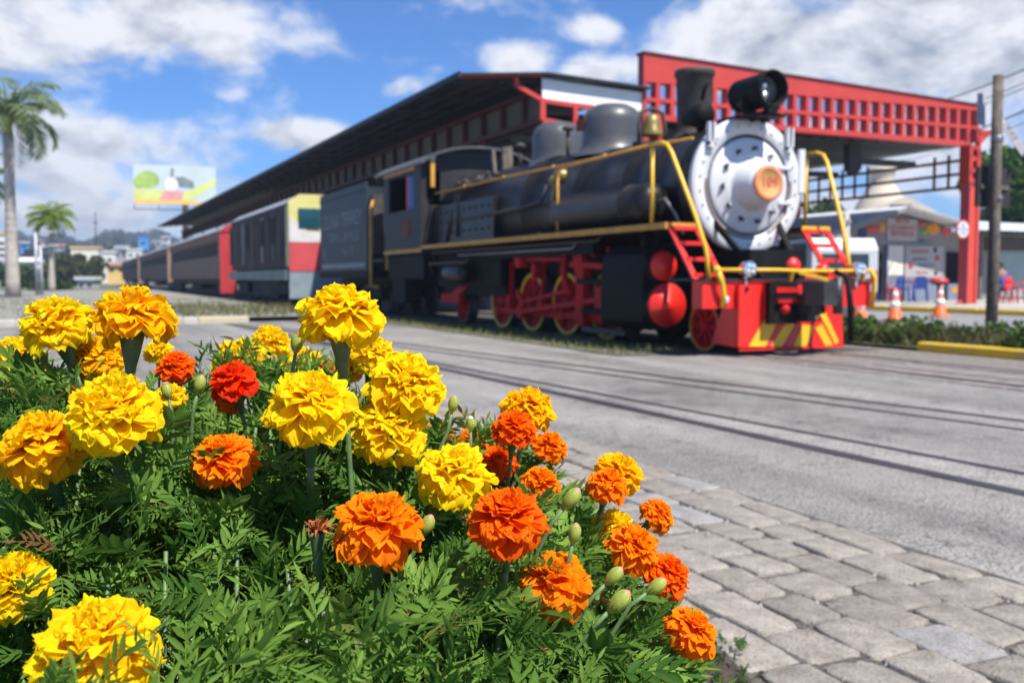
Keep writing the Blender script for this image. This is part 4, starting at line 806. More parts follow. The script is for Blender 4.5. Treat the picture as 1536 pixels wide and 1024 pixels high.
# far side lattice at x = 25.1
b = MB()
for z in (4.54, 4.13, 3.72): b.bar((25.1, 21.6, z), (25.1, 46, z), .07, .09)
for y in (22.2, 22.75, 25.6, 26.2, 26.8, 27.4, 28, 28.6, 29.2, 29.8, 36, 36.6, 37.2): b.bar((25.1, y, 3.7), (25.1, y, 4.75), .06, .07)
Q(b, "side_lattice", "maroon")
for y in (29, 38, 46):
    b = MB(); b.box(25.02, 25.16, y, y + .14, .13, 4.9); Q(b, "post", "maroon")
for y in range(25, 106, 9):
    b = MB(); b.box(10.37, 10.53, y, y + .16, 0, zc(y)); Q(b, "post", "maroon")
v = pl(1277, 245, 1, 22.0)
hs = thing("hanging_bracket", (v.x, 22.0, v.z - .5), "dark tapered fitting hanging under the canopy edge right of the locomotive front", "bracket")
b = MB(); k = v.x; b.prism([(k - .22, v.z + .55), (k + .22, v.z + .55), (k + .26, v.z - .15), (k + .05, v.z - .38), (k - .2, v.z - .2)], 1, 21.85, 22.1); Q(b, "casing", "board", hs)
b = MB(); b.bar((k, 21.97, v.z + .5), (k, 21.97, 4.95), .06, .06); Q(b, "hanger", "maroon", hs)

# ------------------------------------------------------------------ shop behind
KY = 25.0
sh = thing("snack_shop", (25.5, KY, .13), "grey snack shop with low gable, menu boards and pale tin roof behind the canopy column", "shop")
def K(b, name, m, parent=sh, label=None): return tag(b.build(name, m, parent), label)
ax, az = 25.55, 3.27
b = MB(); b.prism([(22.6, 2.36), (24.0, 2.36), (24.0, 2.05), (28.45, 2.05), (28.45, 2.66), (ax, 3.2)], 1, KY + .1, KY + .16)
b.box(25.58, 28.45, KY + .18, KY + .3, .13, 2.05); b.box(22.9, 23.05, KY + .5, KY + 7, .13, 2.4); b.box(28.3, 28.45, KY + .31, KY + 7, .13, 2.5); b.box(22.9, 28.45, KY + 7, KY + 7.1, .13, 3.0); K(b, "wall", "shopwall")
b = MB()
for (x0, z0, x1, z1) in ((22.3, 2.33, ax, az), (ax, az, 28.75, 2.72)):
    b.add([(x0, KY - .85, z0), (x1, KY - .85, z1), (x1, KY + 7.2, z1), (x0, KY + 7.2, z0), (x0, KY - .85, z0 + .07), (x1, KY - .85, z1 + .07), (x1, KY + 7.2, z1 + .07), (x0, KY + 7.2, z0 + .07)], [(3, 2, 1, 0), (4, 5, 6, 7), (0, 1, 5, 4), (2, 3, 7, 6), (1, 2, 6, 5), (3, 0, 4, 7)])
rf = K(b, "roof", "tin")
b = MB(); b.bar((22.3, KY - .87, 2.31), (ax, KY - .87, az - .02), .03, .12); b.bar((ax, KY - .87, az - .02), (28.75, KY - .87, 2.7), .03, .12); K(b, "bargeboard", "shopwall", rf)
b = MB(); b.box(25.6, 26.34, KY + .1, KY + .17, 1.02, 2.04); K(b, "cream_panel", "cream")
b = MB(); b.box(25.62, 26.34, KY + .11, KY + .175, .15, 1.015); b.box(25.54, 25.6, KY + .06, KY + .18, .13, 2.04); K(b, "dado", "bluewall")
b = MB(); b.prism([(23.05, .14), (24.25, .14), (24.25, 1.75), (24.6, 2.18), (25.0, 2.15), (25.5, 1.75), (25.5, .14), (25.56, .14), (25.56, 2.3), (23.05, 2.3)], 1, KY + .2, KY + .28); K(b, "arched_doorway", "shopwall")
b = MB(); b.box(23.1, 25.6, KY + 2.2, KY + 2.3, .13, 2.4); b.box(24.9, 25.6, KY + 1.6, KY + 2.1, .13, .9); K(b, "interior_wall", "teal")
mb = MB(); mb.box(26.4, 28.16, KY + .08, KY + .16, .95, 2.04); menu = K(mb, "menu_board", "menu")
def strip(px0, py0, px1, py1, m, parent, y=KY + .07, name="menu_lettering"):
    a, c = pl(px0, py0, 1, y), pl(px1, py1, 1, y); q = MB(); q.box(a.x, c.x, y, y + .008, c.z, a.z); return K(q, name, m, parent)
def words(px, py, t, h, m, parent, y=KY + .07, sx=1.0):
    a = pl(px, py, 1, y); return text("menu_lettering", t, h, m, (a.x, y, a.z), FACE_F, parent, .004, sx)
words(1382, 363, "MENU", .16, "signteal", menu, sx=1.9); words(1380, 377, "LICUADOS", .17, "signred", menu); words(1380, 389, "JUGOS", .13, "signnavy", menu, sx=1.7)
words(1390, 398, "REFRESCOS", .15, "signteal", menu); words(1383, 409, "FRUTA", .12, "signred", menu, sx=1.5)
for px, py, m, r in ((1403, 375, "signnavy", .1), (1406, 387, "dieselred", .12), (1366, 398, "signred", .11), (1404, 409, "bark", .1), (1383, 362, "bark", .08)):
    v = pl(px, py, 1, KY + .075); q = MB(); q.lathe((v.x, KY + .08, v.z), (0, -1, 0), [(r, 0), (r * .95, .012), (.01, .014)], 12); K(q, "menu_picture", m, menu)
b = MB(); b.box(26.4, 28.16, KY + .06, KY + .16, .15, .94); cn2 = K(b, "counter_front", "bluewall"); words(1371, 422, "HELADOS", .15, "signred", cn2, KY + .05)
b = MB(); b.box(28.2, 28.28, KY + .1, KY + .18, .13, 2.04); K(b, "door_post", "concrete")
v0, v1 = pl(1337, 340, 1, KY), pl(1372, 357, 1, KY)
b = MB(); b.box(v0.x - .12, v1.x + .15, KY + .05, KY + .1, v1.z - .1, v0.z + .28); sg = K(b, "gable_sign", "menu")
words(1354, 332, "RICOS", .2, "signred", sg, KY + .04, 1.1); words(1354, 342, "LICUADOS", .24, "signred", sg, KY + .04, 1.05); words(1354, 351, "BATIDOS", .24, "signred", sg, KY + .04, 1.05)
for (px, py, w, h, m) in ((1310, 344, .7, .3, "dieselred"), (1295, 350, .4, .35, "signnavy"), (1324, 341, .3, .35, "signorange"), (1401, 343, .65, .42, "signorange"), (1421, 346, .5, .42, "dieselred"), (1384, 336, .25, .2, "dieselred"), (1388, 347, .3, .22, "bud")):
    v = pl(px, py, 1, KY + .05); q = MB(); q.lathe((v.x, KY + .09, v.z), (0, -1, 0), [(1, 0), (.93, .03), (.6, .045), (.01, .05)], 14); q.v = [(v.x + (a - v.x) * w / 2, y, v.z + (z - v.z) * h / 2) for a, y, z in q.v]; K(q, "fruit_picture", m, sg)
# wing to the right
wg = thing("side_shop", (33, KY, .13), "long low shop wing with pale tin roof and sea-grey shutter at the right edge", "shop")
b = MB(); b.box(28.5, 45, KY + .6, KY + .7, .13, 2.6); K(b, "wall", "shopwall", wg)
b = MB(); b.add([(28.3, KY - .8, 2.6), (46, KY - .8, 2.55), (46, KY + 8, 3.6), (27.3, KY + 8, 3.6), (28.3, KY - .8, 2.7), (46, KY - .8, 2.65), (46, KY + 8, 3.66), (27.3, KY + 8, 3.66)], [(3, 2, 1, 0), (4, 5, 6, 7), (0, 1, 5, 4), (2, 3, 7, 6), (1, 2, 6, 5), (3, 0, 4, 7)]); K(b, "roof", "tin", wg)
b = MB(); b.box(31.2, 36, KY + .5, KY + .59, .2, 2.05); K(b, "shutter", "greenwall", wg)
b = MB(); b.box(28.6, 29.5, KY + .5, KY + .59, .5, 1.85); K(b, "window", "darkwin", wg)
b = MB(); b.box(30.6, 33.2, KY + .3, KY + .36, 1.95, 2.45); K(b, "sign_board", "rust", wg)
b = MB(); b.box(28.42, 29.45, KY + .0, KY + .45, .13, .72); q = K(b, "counter", "bluewall", wg); b = MB(); b.box(28.6, 29.0, KY - .015, KY - .003, .4, .6); K(b, "label", "signorange", q)
b = MB(); b.box(30.2, 30.35, KY + .2, KY + .35, .13, 2.55); K(b, "post", "wood", wg)

# plastic furniture, people
def chair(x, y, rz, m, label, group):
    t = thing("plastic_chair", (x, y, .13), label, "chair", group); ORG[t.name] = Vector((0, 0, 0))
    b = MB(); b.box(-.22, .22, -.22, .22, .42, .455); K(b, "seat", m, t)
    b = MB(); b.prism([(-.21, .46), (.21, .46), (.2, .8), (.1, .86), (-.1, .86), (-.2, .8)], 1, .19, .215); K(b, "backrest", m, t)
    for a in (-1, 1):
        for c in (-1, 1): b = MB(); b.bar((a * .19, c * .19, .42), (a * .23, c * .24, 0), .045, .045); K(b, "leg", m, t)
        b = MB(); b.tube([(a * .23, .2, .66), (a * .24, 0, .66), (a * .23, -.2, .63), (a * .22, -.21, .44)], .022, 6); K(b, "armrest", m, t)
    t.rotation_euler = (0, 0, rz); return t
def gp(px, d): v = at(px, 450, d); return v.x, v.y
for px, d, rz, m, lab in ((1358, 32.5, .3, "plasticblue", "blue plastic chair nearest the first traffic cone, in front of the menu board"), (1380, 33, 2.4, "plasticblue", "blue plastic chair just left of the red-topped table"), (1337, 33.5, -.4, "plasticred", "red plastic chair behind the first traffic cone"),
                          (1521, 31, .2, "plasticred", "red plastic chair right of the wooden post, facing the shutter"), (1505, 32, -.5, "plasticred", "red plastic chair half hidden by the wooden post"), (1303, 33, 1.2, "plasticblue", "dark blue plastic chair in the shop doorway")):
    x, y = gp(px, d); chair(x, y, rz, m, lab, "plastic chairs outside the snack shop")
x, y = gp(1407, 31.5); t = thing("round_table", (x, y, .13), "small round table with a red rounded top beside the second traffic cone", "table"); ORG[t.name] = Vector((0, 0, 0))
b = MB(); b.lathe((0, 0, 0), (0, 0, 1), [(.3, .66), (.31, .7), (.28, .76), (.15, .79), (.01, .8)], 24); K(b, "top", "plasticred", t)
b = MB(); b.lathe((0, 0, 0), (0, 0, 1), [(.28, .65), (.22, .6), (.04, .55), (.04, .05), (.2, .0), (.01, 0)], 16); K(b, "pedestal", "black", t)
def person(name, x, y, rz, label, shirt, legs, seated):
    t = thing("person", (x, y, .13), label, "person"); ORG[t.name] = Vector((0, 0, 0))
    def skin_(name, pts, edges, rad, m):
        me = bpy.data.meshes.new(name); me.from_pydata(pts, edges, []); o = bpy.data.objects.new(name, me); COL.objects.link(o)
        md = o.modifiers.new("s", "SKIN"); 
        for v_, r in zip(me.skin_vertices[0].data, rad): v_.radius = (r, r * .8)
        me.skin_vertices[0].data[0].use_root = True
        o.modifiers.new("sub", "SUBSURF").levels = 1; dg = bpy.context.evaluated_depsgraph_get(); m2 = bpy.data.meshes.new_from_object(o.evaluated_get(dg)); bpy.data.objects.remove(o)
        m2.materials.append(M[m]); m2.polygons.foreach_set("use_smooth", [True] * len(m2.polygons)); o = bpy.data.objects.new(name, m2); COL.objects.link(o); o.parent = t; return o
    hz = .48 if seated else .92
    def legp(s_): return [(s_ * .1, 0, hz), (s_ * .12, -.42, hz + .02), (s_ * .12, -.42, .08), (s_ * .12, -.56, .04)] if seated else [(s_ * .1, 0, hz), (s_ * .11, -.03, .48), (s_ * .12, .0, .08), (s_ * .13, -.16, .03)]
    T = hz + .1
    pts = [(0, 0, hz + .03), (0, .01, hz + .25), (0, 0, hz + .47), (0, -.01, hz + .58), (0, -.02, hz + .68), (0, -.03, hz + .78)]; e = [(0, 1), (1, 2), (2, 3), (3, 4), (4, 5)]; r = [.14, .12, .15, .055, .085, .07]
    for s_ in (-1, 1):
        k = len(pts); pts += [(s_ * .19, 0, hz + .48), (s_ * .25, -.02, hz + .22), (s_ * .2, -.24, hz + .14), (s_ * .18, -.34, hz + .15), (s_ * .17, -.4, hz + .14)]; e += [(2, k), (k, k + 1), (k + 1, k + 2), (k + 2, k + 3), (k + 3, k + 4)]; r += [.06, .048, .036, .03, .02]
        k = len(pts); pts += legp(s_); e += [(0, k), (k, k + 1), (k + 1, k + 2), (k + 2, k + 3)]; r += [.09, .065, .045, .035]
    skin_("body", pts, e, r, "skin")
    pts = [(0, 0, hz + .02), (0, .01, hz + .25), (0, 0, hz + .46), (0, -.005, hz + .53)]; e = [(0, 1), (1, 2), (2, 3)]; r = [.155, .14, .165, .075]
    for s_ in (-1, 1): k = len(pts); pts += [(s_ * .19, 0, hz + .48), (s_ * .25, -.02, hz + .26)]; e += [(2, k), (k, k + 1)]; r += [.075, .065]
    skin_("shirt", pts, e, r, shirt)
    pts = [(0, 0, hz + .03)]; e = []; r = [.15]
    for s_ in (-1, 1): k = len(pts); q = legp(s_)[:3]; q[2] = (q[2][0], q[2][1], .12); pts += q; e += [(0, k), (k, k + 1), (k + 1, k + 2)]; r += [.1, .08, .06]
    skin_("trousers", pts, e, r, legs)
    b = MB(); b.lathe((0, .0, hz + .71), (0, -.15, 1), [(.095, 0), (.1, .06), (.075, .115), (.01, .135)], 14); K(b, "hair", "hair", t)
    t.rotation_euler = (0, 0, rz); return t
x, y = gp(1500, 31.7); person("p", x, y, 2.6, "person in a blue shirt sitting on a red chair behind the wooden post", "shirtblue", "jeans", True)
x, y = gp(1321, 34.6); person("p", x, y, .2, "person in a white shirt standing inside the shop doorway", "shirtwhite", "jeans", False)

# ------------------------------------------------------------------ traffic cones
def cone(x, y, label):
    t = thing("traffic_cone", (x, y, 0), label, "cone", "orange traffic cones on the side road"); ORG[t.name] = Vector((0, 0, 0))
    b = MB(); R_ = lambda z: .15 - z * .165
    b.prism([(-.18, -.15), (-.15, -.18), (.15, -.18), (.18, -.15), (.18, .15), (.15, .18), (-.15, .18), (-.18, .15)], 2, 0, .04); b.lathe((0, 0, 0), (0, 0, 1), [(R_(.04) + .02, .04), (R_(.06), .07), (R_(.7), .69), (R_(.72) - .01, .7), (.01, .7)], 24); K(b, "cone_body", "orange", t)
    for z0, z1 in ((.28, .42), (.5, .62)): b = MB(); b.lathe((0, 0, 0), (0, 0, 1), [(R_(z0), z0), (R_(z0) + .003, z0), (R_(z1) + .003, z1), (R_(z1), z1)], 24); K(b, "reflective_band", "conewhite", t)
    return t
for px, py, lab in ((1342, 481, "orange and white traffic cone left of the red-topped table"), (1410, 475, "orange and white traffic cone nearest the red canopy column"), (1290, 484, "traffic cone half hidden behind the end of the red pilot beam")):
    v = pl(px, py, 2, 0.0); cone(v.x, v.y, lab)

# ------------------------------------------------------------------ posts, signs, wires
v = pl(1486, 511, 2, .03); px_, py_ = v.x, v.y
t = thing("wooden_post", (px_, py_, .03), "tall weathered wooden post on the verge at the right edge", "post")
b = MB(); b.tube([(px_, py_, -.1), (px_ + .01, py_, 1.2), (px_ - .01, py_, 2.4), (px_ - .015, py_, 3.7)], [.082, .078, .075, .07], 12); K(b, "pole", "wood", t)
b = MB(); b.cyl((px_, py_ - .1, 2.02), (px_, py_ + .1, 2.02), .03, n=8); b.lathe((px_, py_, 0), (0, 0, 1), [(.08, 2.78), (.086, 2.79), (.086, 2.86), (.08, 2.87)], 14); K(b, "bracket", "steel", t)
t = thing("railway_crossing_sign", (px_ + .1, py_ + .05, 3), "faded white crossed boards fixed near the top of the wooden post", "sign")
def board(pts, nm, m="signwhite", par=t, th=.03):
    b = MB(); vs = [Vector(p) for p in pts]; n = (vs[1] - vs[0]).cross(vs[2] - vs[0]).normalized() * th
    b.add(vs + [p + n for p in vs], [(3, 2, 1, 0), (4, 5, 6, 7), (0, 1, 5, 4), (1, 2, 6, 5), (2, 3, 7, 6), (3, 0, 4, 7)]); return K(b, nm, m, par)
D0 = 13.95
board([at(1492, 200, D0), at(1498, 122, D0 - .05), at(1503, 128, D0 - .35), at(1497, 200, D0 - .3)], "upright_board")
arm = board([at(1496, 178, D0 - .05), at(1501, 172, D0 - .05), at(1540, 222, D0 - .4), at(1533, 234, D0 - .4)], "lower_arm")
board([at(1465, 185, D0 + .25), at(1466, 140, D0 + .25), at(1475, 140, D0 + .1), at(1475, 190, D0 + .1)], "rear_arm")
o_, e1 = at(1515, 200, D0 - .26), (at(1533, 226, D0 - .38) - at(1502, 180, D0 - .09)).normalized(); e2 = (at(1496, 178, D0 - .05) - at(1501, 172, D0 - .05)).normalized() * -1
n_ = e1.cross(e2).normalized(); e2 = n_.cross(e1)
if n_.dot(C0 - o_) < 0: n_ = -n_; e2 = -e2
text("lettering", "CRUCE", .1, "board", o_ + n_ * .04, Matrix((e1, e2, n_)).transposed(), arm, .003)
t = thing("dark_signboard", (px_, py_ + .15, 2.3), "dark square board hung behind the wooden post", "sign")
a, c = pl(1465, 250, 1, py_ + .15), pl(1512, 312, 1, py_ + .15)
b = MB(); b.box(a.x, c.x, py_ + .13, py_ + .17, c.z, a.z); K(b, "panel", "board", t); b = MB(); b.box(a.x + .05, c.x - .05, py_ + .1, py_ + .128, (a.z + c.z) / 2 - .03, (a.z + c.z) / 2 + .03); K(b, "batten", "wood", t)
v = pl(1446, 344, 1, 20.9); t = thing("round_sign", (v.x, 20.95, v.z), "round white sign with red rim fixed to the red canopy column", "sign")
b = MB(); b.lathe((v.x, 20.95, v.z), (0, -1, 0), [(.01, -.02), (.27, -.02), (.285, 0), (.285, .02), (.27, .025), (.235, .025)], 36); b.m = 1; b.lathe((v.x, 20.95, v.z), (0, -1, 0), [(.235, .024), (.01, .024)], 36); ds = K(b, "disc", ["dieselred", "white"], t)
for i, w in enumerate(("NO", "ESTACIONAR", "AQUI")): text("lettering", w, .1 if i != 1 else .075, "signnavy", (v.x, 20.922, v.z + .11 - i * .11), FACE_F, ds, .002)
b = MB(); b.bar((v.x - .02, 20.97, v.z), (24.9, 21.17, v.z), .04, .04); K(b, "arm", "maroon", t)
v = pl(1267, 477, 2, 0); t = thing("concrete_post", (v.x, v.y, 0), "slim pale concrete post behind the right ladder of the locomotive", "post")
b = MB(); b.tube([(v.x, v.y, 0), (v.x + .01, v.y, 1.3), (v.x - .03, v.y, 2.4)], [.1, .09, .075], 6); K(b, "shaft", "concrete", t); b = MB(); b.bar((v.x - .02, v.y - .12, 2.2), (v.x - .02, v.y + .12, 2.2), .06, .06); K(b, "cap_bracket", "concrete", t)
for i, (p0, p1, r) in enumerate((((1600, 76, 24), (1250, 170, 60), .022), ((1600, 96, 24), (1250, 190, 60), .014), ((1600, 104, 24.4), (1250, 196, 60), .014), ((1600, 138, 24), (1250, 232, 60), .024), ((1600, 158, 24.4), (1250, 240, 60), .012))):
    a, c = at(*p0), at(*p1); b = MB(); b.tube([a.lerp(c, k / 16) - Vector((0, 0, 1.2 * (1 - (2 * k / 16 - 1) ** 2) * .6)) for k in range(17)], r, 6)
    tag(b.build("power_line", "cable"), ["topmost thick overhead cable above the wooden post", "upper thin overhead wire crossing behind the wooden post top", "lower of the close pair of thin wires behind the wooden post top", "thick dark cable passing right of the crossed boards", "lowest thin wire behind the crossed boards"][i], "cable", "overhead wires at the right")

v = at(1600, 76, 24); t = thing("utility_pole", (v.x, v.y, 0), "concrete utility pole carrying the overhead wires just outside the right edge", "pole")
b = MB(); b.tube([(v.x, v.y, 0), (v.x, v.y, v.z + .4)], [.16, .1], 10); K(b, "shaft", "concrete", t); b = MB(); b.bar((v.x - .5, v.y - .3, v.z - .05), (v.x + .5, v.y + .3, v.z - .05), .08, .1); K(b, "crossarm", "wood", t)
# ------------------------------------------------------------------ parked vehicle and buildings behind the locomotive
v = at(1205, 440, 25.5); vx, vy = v.x, v.y
t = thing("parked_van", (vx, vy, 0), "white van parked on the side road behind the locomotive's right ladder", "van"); ORG[t.name] = Vector((0, 0, 0))
b = MB(); b.prism([(-2.2, .35), (2.1, .35), (2.2, .8), (2.05, 1.05), (1.5, 1.2), (.9, 1.82), (-2.0, 1.88), (-2.2, 1.6)], 1, -.85, .85); bd = K(b, "body", "vanwhite", t)
b = MB(); b.prism([(1.45, 1.2), (.88, 1.75), (.3, 1.75), (.3, 1.2)], 1, -.858, .858); b.prism([(.2, 1.2), (.2, 1.75), (-1.9, 1.76), (-1.9, 1.2)], 1, -.858, .858); K(b, "side_window", "winblue", bd)
b = MB(); b.box(-2.225, -2.2, -.6, .6, 1.05, 1.5); K(b, "rear_window", "winblue", bd)
for c in (-.74, .74): b = MB(); b.box(-2.23, -2.2, c - .07, c + .07, .8, 1.1); K(b, "tail_light", "plasticred", bd)
b = MB(); b.box(-2.28, -2.2, -.82, .82, .38, .58); K(b, "bumper", "rubber", bd)
for a in (-1.35, 1.35):
    for c in (-.8, .8): b = MB(); b.lathe((a, c, .32), (0, math.copysign(1, c), 0), [(.01, .06), (.2, .06), (.22, .08), (.32, .06), (.32, -.14), (.01, -.14)], 22); K(b, "wheel", "rubber", t)
t.rotation_euler = (0, 0, 1.3)
v = at(1205, 352, 46); t = thing("market_shed", (v.x, v.y, 0), "low shed with grey tin roof seen through the gap right of the smokebox", "shed"); ORG[t.name] = Vector((0, 0, 0))
b = MB(); b.box(-3.5, 3.5, -2, 2, 0, 2.3); K(b, "wall", "shopwall", t); b = MB(); b.prism([(-2.5, 2.3), (2.5, 2.3), (2.5, 2.4), (0, 3.3), (-2.5, 2.4)], 0, -3.9, 3.9); K(b, "roof", "greyroof", t); b = MB(); b.box(-2, 2, -2.02, -2.003, .1, 1.9); K(b, "opening", "vanwhite", t); t.rotation_euler = (0, 0, -.3)
# church
v = at(1322, 330, 62); o = Vector((v.x, v.y, 0)); t = thing("church", o, "pale concrete church dome with a cross rising behind the snack shop", "church"); ORG[t.name] = Vector((0, 0, 0))
sc = 62 / FPX
def chz(py): return H + (418 - py) * sc
b = MB(); b.box(-2.1, 2.1, -2, 2, 0, chz(318)); b.prism([(-2.4, chz(322)), (2.4, chz(322)), (0.3, chz(300))], 1, -2.6, -2.0); b.box(-6, -2.1, -1.5, 3, 0, chz(345)); K(b, "body", "churchstone", t)
b = MB(); b.lathe((0, 0, 0), (0, 0, 1), [(1.75, chz(318)), (1.5, chz(304)), (1.1, chz(290)), (.95, chz(284)), (.75, chz(276)), (.75, chz(260)), (.88, chz(258)), (.88, chz(254)), (.2, chz(248)), (.01, chz(246))], 12); K(b, "dome", "churchstone", t)
b = MB(); b.cyl((0, 0, chz(250)), (0, 0, chz(238)), .12, n=8); b.box(-.12, .12, -.12, .12, chz(250), chz(216)); b.box(-.7, .7, -.1, .1, chz(232), chz(227)); K(b, "cross", "signwhite", t)
b = MB(); b.box(-.7, .7, -2.65, -2.61, chz(330), chz(312)); K(b, "arch_opening", "rust", t); t.rotation_euler = (0, 0, -.35)
# ------------------------------------------------------------------ vegetation helpers
def leafquad():
    tv = np.array([(0, 0, 0), (-.5, .45, .06), (0, 1, 0), (.5, .45, .06)], float); return tv, np.array([(0, 1, 2, 3)])
def clumpcloud(blobs, n, size, c_lo, c_hi, flat=1.0):
    """leaf quads spread through clumps; blobs: (x,y,z,r)"""
    bl = np.array(blobs, float); w = bl[:, 3] ** 2; idx = rng.choice(len(bl), n, p=w / w.sum())
    d = rng.normal(size=(n, 3)); d /= np.linalg.norm(d, axis=1, keepdims=True)
    rr = rng.uniform(.25, 1.08, n) ** .5
    pos = bl[idx, :3] + d * (bl[idx, 3] * rr)[:, None] * np.array([1, 1, flat])
    dirs = d * .6 + rng.normal(size=(n, 3)) * .7 + np.array([0, 0, -.15])
    tv, tf = leafquad(); t = rng.random((n, 1)); tone = rng.uniform(.75, 1.2, len(bl))[idx][:, None]
    cols = (np.array(c_lo) * (1 - t) + np.array(c_hi) * t) * tone
    return scatter(tv, tf, pos, rotmats(dirs, rng.uniform(0, 6.28, n)), size * rng.uniform(.6, 1.3, n), cols)
def tree(name, loc, h, rad, label, n=2600, lo=(.03, .07, .018), hi=(.07, .15, .035), leaf=.3, trunk_h=.35, cat="tree", group=None, flat=.8):
    t = thing(name, loc, label, cat, group); ORG[t.name] = Vector((0, 0, 0)); th = h * trunk_h
    b = MB(); b.tube([(0, 0, 0), (.05 * h * .3, 0, th * .6), (0, .02 * h, th * 1.1), (0, 0, h * .75)], [h * .03, h * .024, h * .02, h * .006], 8)
    blobs = []
    for k in range(11):
        a = rng.uniform(0, 6.28); q = rng.uniform(.15, .75) * rad; z = th + (h - th) * rng.uniform(.22, .85); p = (math.cos(a) * q, math.sin(a) * q, z); blobs.append((*p, rad * rng.uniform(.28, .5)))
        b.tube([(0, 0, th * rng.uniform(.8, 1.2)), (p[0] * .5, p[1] * .5, (th + z) / 2 + .1), p], [h * .012, h * .008, h * .004], 5)
    P_ = tag(b.build("trunk", "bark", t)); V, F, Cc = clumpcloud(blobs, n, leaf, lo, hi, flat); npobj("crown", npmesh("crown", V, F, Cc, "crown"), t); return t
def palm(loc, h, label, nfr=15, L0=2.6, r=.22, lean=0.0, green=(.075, .125, .045)):
    t = thing("palm_tree", loc, label, "palm tree", "palm trees by the left verge"); ORG[t.name] = Vector((0, 0, 0))
    b = MB(); b.tube([(lean * (k / 10) ** 2, 0, h * k / 10) for k in range(11)], [r * (1.25 if k == 0 else 1.02 - .035 * k + .06 * math.sin(k * .9)) for k in range(11)], 12)
    for k in range(1, 22): b.lathe((lean * (k / 22) ** 2, 0, h * k / 22.5), (0, 0, 1), [(r * (1.03 - .016 * k), -.03), (r * (1.06 - .016 * k), 0), (r * (1.03 - .016 * k), .03)], 12)
    b.build("trunk", "trunk", t)
    b = MB(); b.tube([(lean, 0, h - .05), (lean, 0, h + .5), (lean, 0, h + 1.0)], [r * .7, r * .75, r * .3], 10); b.build("crownshaft", "bud", t)
    for k in range(nfr):
        az = 2.4 * k + rng.uniform(-.2, .2); el = R(75) - k / nfr * R(95) + rng.uniform(-.1, .1); droop = rng.uniform(.9, 1.5); p = np.array([lean, 0, h + .8]); pts = []; e = el
        for i in range(15): pts.append(p.copy()); p = p + L0 / 14 * np.array([math.cos(az) * math.cos(e), math.sin(az) * math.cos(e), math.sin(e)]); e -= droop / 10 * (.5 + i / 10)
        pts = np.array(pts); tv, tf = leafquad(); tv = tv * np.array([.085, 1, .3]); parts = []
        pos, dirs, sc = [], [], []
        for i in range(1, 15):
            tan = pts[i] - pts[i - 1]; tan /= np.linalg.norm(tan); side = np.cross(tan, [0, 0, 1]); side /= np.linalg.norm(side) + 1e-6; up_ = np.cross(side, tan)
            for s_ in (-1, 1):
                for q in (0, .25, .5, .75): pos.append(pts[i - 1] + (pts[i] - pts[i - 1]) * q); dirs.append(side * s_ + tan * .55 + np.array([0, 0, -.45]) + up_ * rng.uniform(-.25, .35)); sc.append(L0 * .3 * (math.sin(math.pi * min(1, (i + q) / 15.5)) ** .6 + .1) * rng.uniform(.85, 1.1))
        pos, dirs, sc = map(np.array, (pos, dirs, sc)); cols = np.array(green) * rng.uniform(.7, 1.5, (len(pos), 1))
        V, F, Cc = scatter(tv, tf, pos, rotmats(dirs, rng.uniform(-.5, .5, len(pos))), sc, cols)
        rv = []; rf = []
        for i, q in enumerate(pts): w = .035 * (1 - i / 16); rv += [q + [0, 0, w], q + [w, 0, -w], q + [-w, 0, -w]]
        for i in range(14):
            for j in range(3): rf.append((3 * i + j, 3 * i + (j + 1) % 3, 3 * i + 3 + (j + 1) % 3, 3 * i + 3 + j))
        V, F, Cc = join([(V, F, Cc), (np.array(rv), np.array(rf), np.tile(np.array(green) * 1.6, (len(rv), 1)))])
        npobj("frond", npmesh("frond", V, F, Cc, "crown"), t)
    return t
v = pl(20, 446, 2, .1); palm((v.x, v.y, .1), 7.0, "tall palm with a thick ringed grey trunk at the left edge", 20, 2.8, .27, 0.0, (.17, .24, .1))
v = at(78, 438, 62); palm((v.x, v.y, .1), 3.9, "shorter pale green palm to the right of the tall thick-trunked palm", 26, 1.75, .2, .1, (.2, .3, .035))
v = at(-28, 440, 46); palm((v.x, v.y, .1), 4.6, "palm mostly outside the left edge with only frond tips in view", 14, 2.0, .22)
# hedge on the right verge
def blades(n, fx, fy, zlo, zhi, z0, lo, hi, w=.02):
    x = fx(n); y = fy(n); h = rng.uniform(zlo, zhi, n); tv = np.array([(-.5, 0, 0), (.5, 0, 0), (.15, 1, .15), (-.1, 1, .2)], float); tf = np.array([(0, 1, 2, 3)])
    dirs = np.c_[rng.normal(0, .35, n), rng.normal(0, .35, n), np.ones(n)]; t = rng.random((n, 1)); cols = np.array(lo) * (1 - t) + np.array(hi) * t
    rot = rotmats(dirs, rng.uniform(0, 6.28, n)); rot[:, :, 0] *= (w / h)[:, None]
    return scatter(tv, tf, np.c_[x, y, np.full(n, z0)], rot, h, cols)
U_ = lambda a, c: (lambda n: rng.uniform(a, c, n))
bl = [(rng.uniform(9.9, 10.9), rng.uniform(6.5, 16), rng.uniform(.04, .2), rng.uniform(.12, .22)) for k in range(150)]
p1 = clumpcloud(bl, 15000, .07, (.03, .065, .015), (.11, .19, .035)); p2 = blades(6000, U_(9.85, 11.2), U_(6, 17), .1, .3, .03, (.1, .075, .05), (.2, .2, .07), .014)
tag(npobj("verge_plants", npmesh("verge_plants", *join([p1, p2]), "crown")), "low green and brown ground cover growing along the verge beside the yellow kerb", "ground cover", kind="stuff")
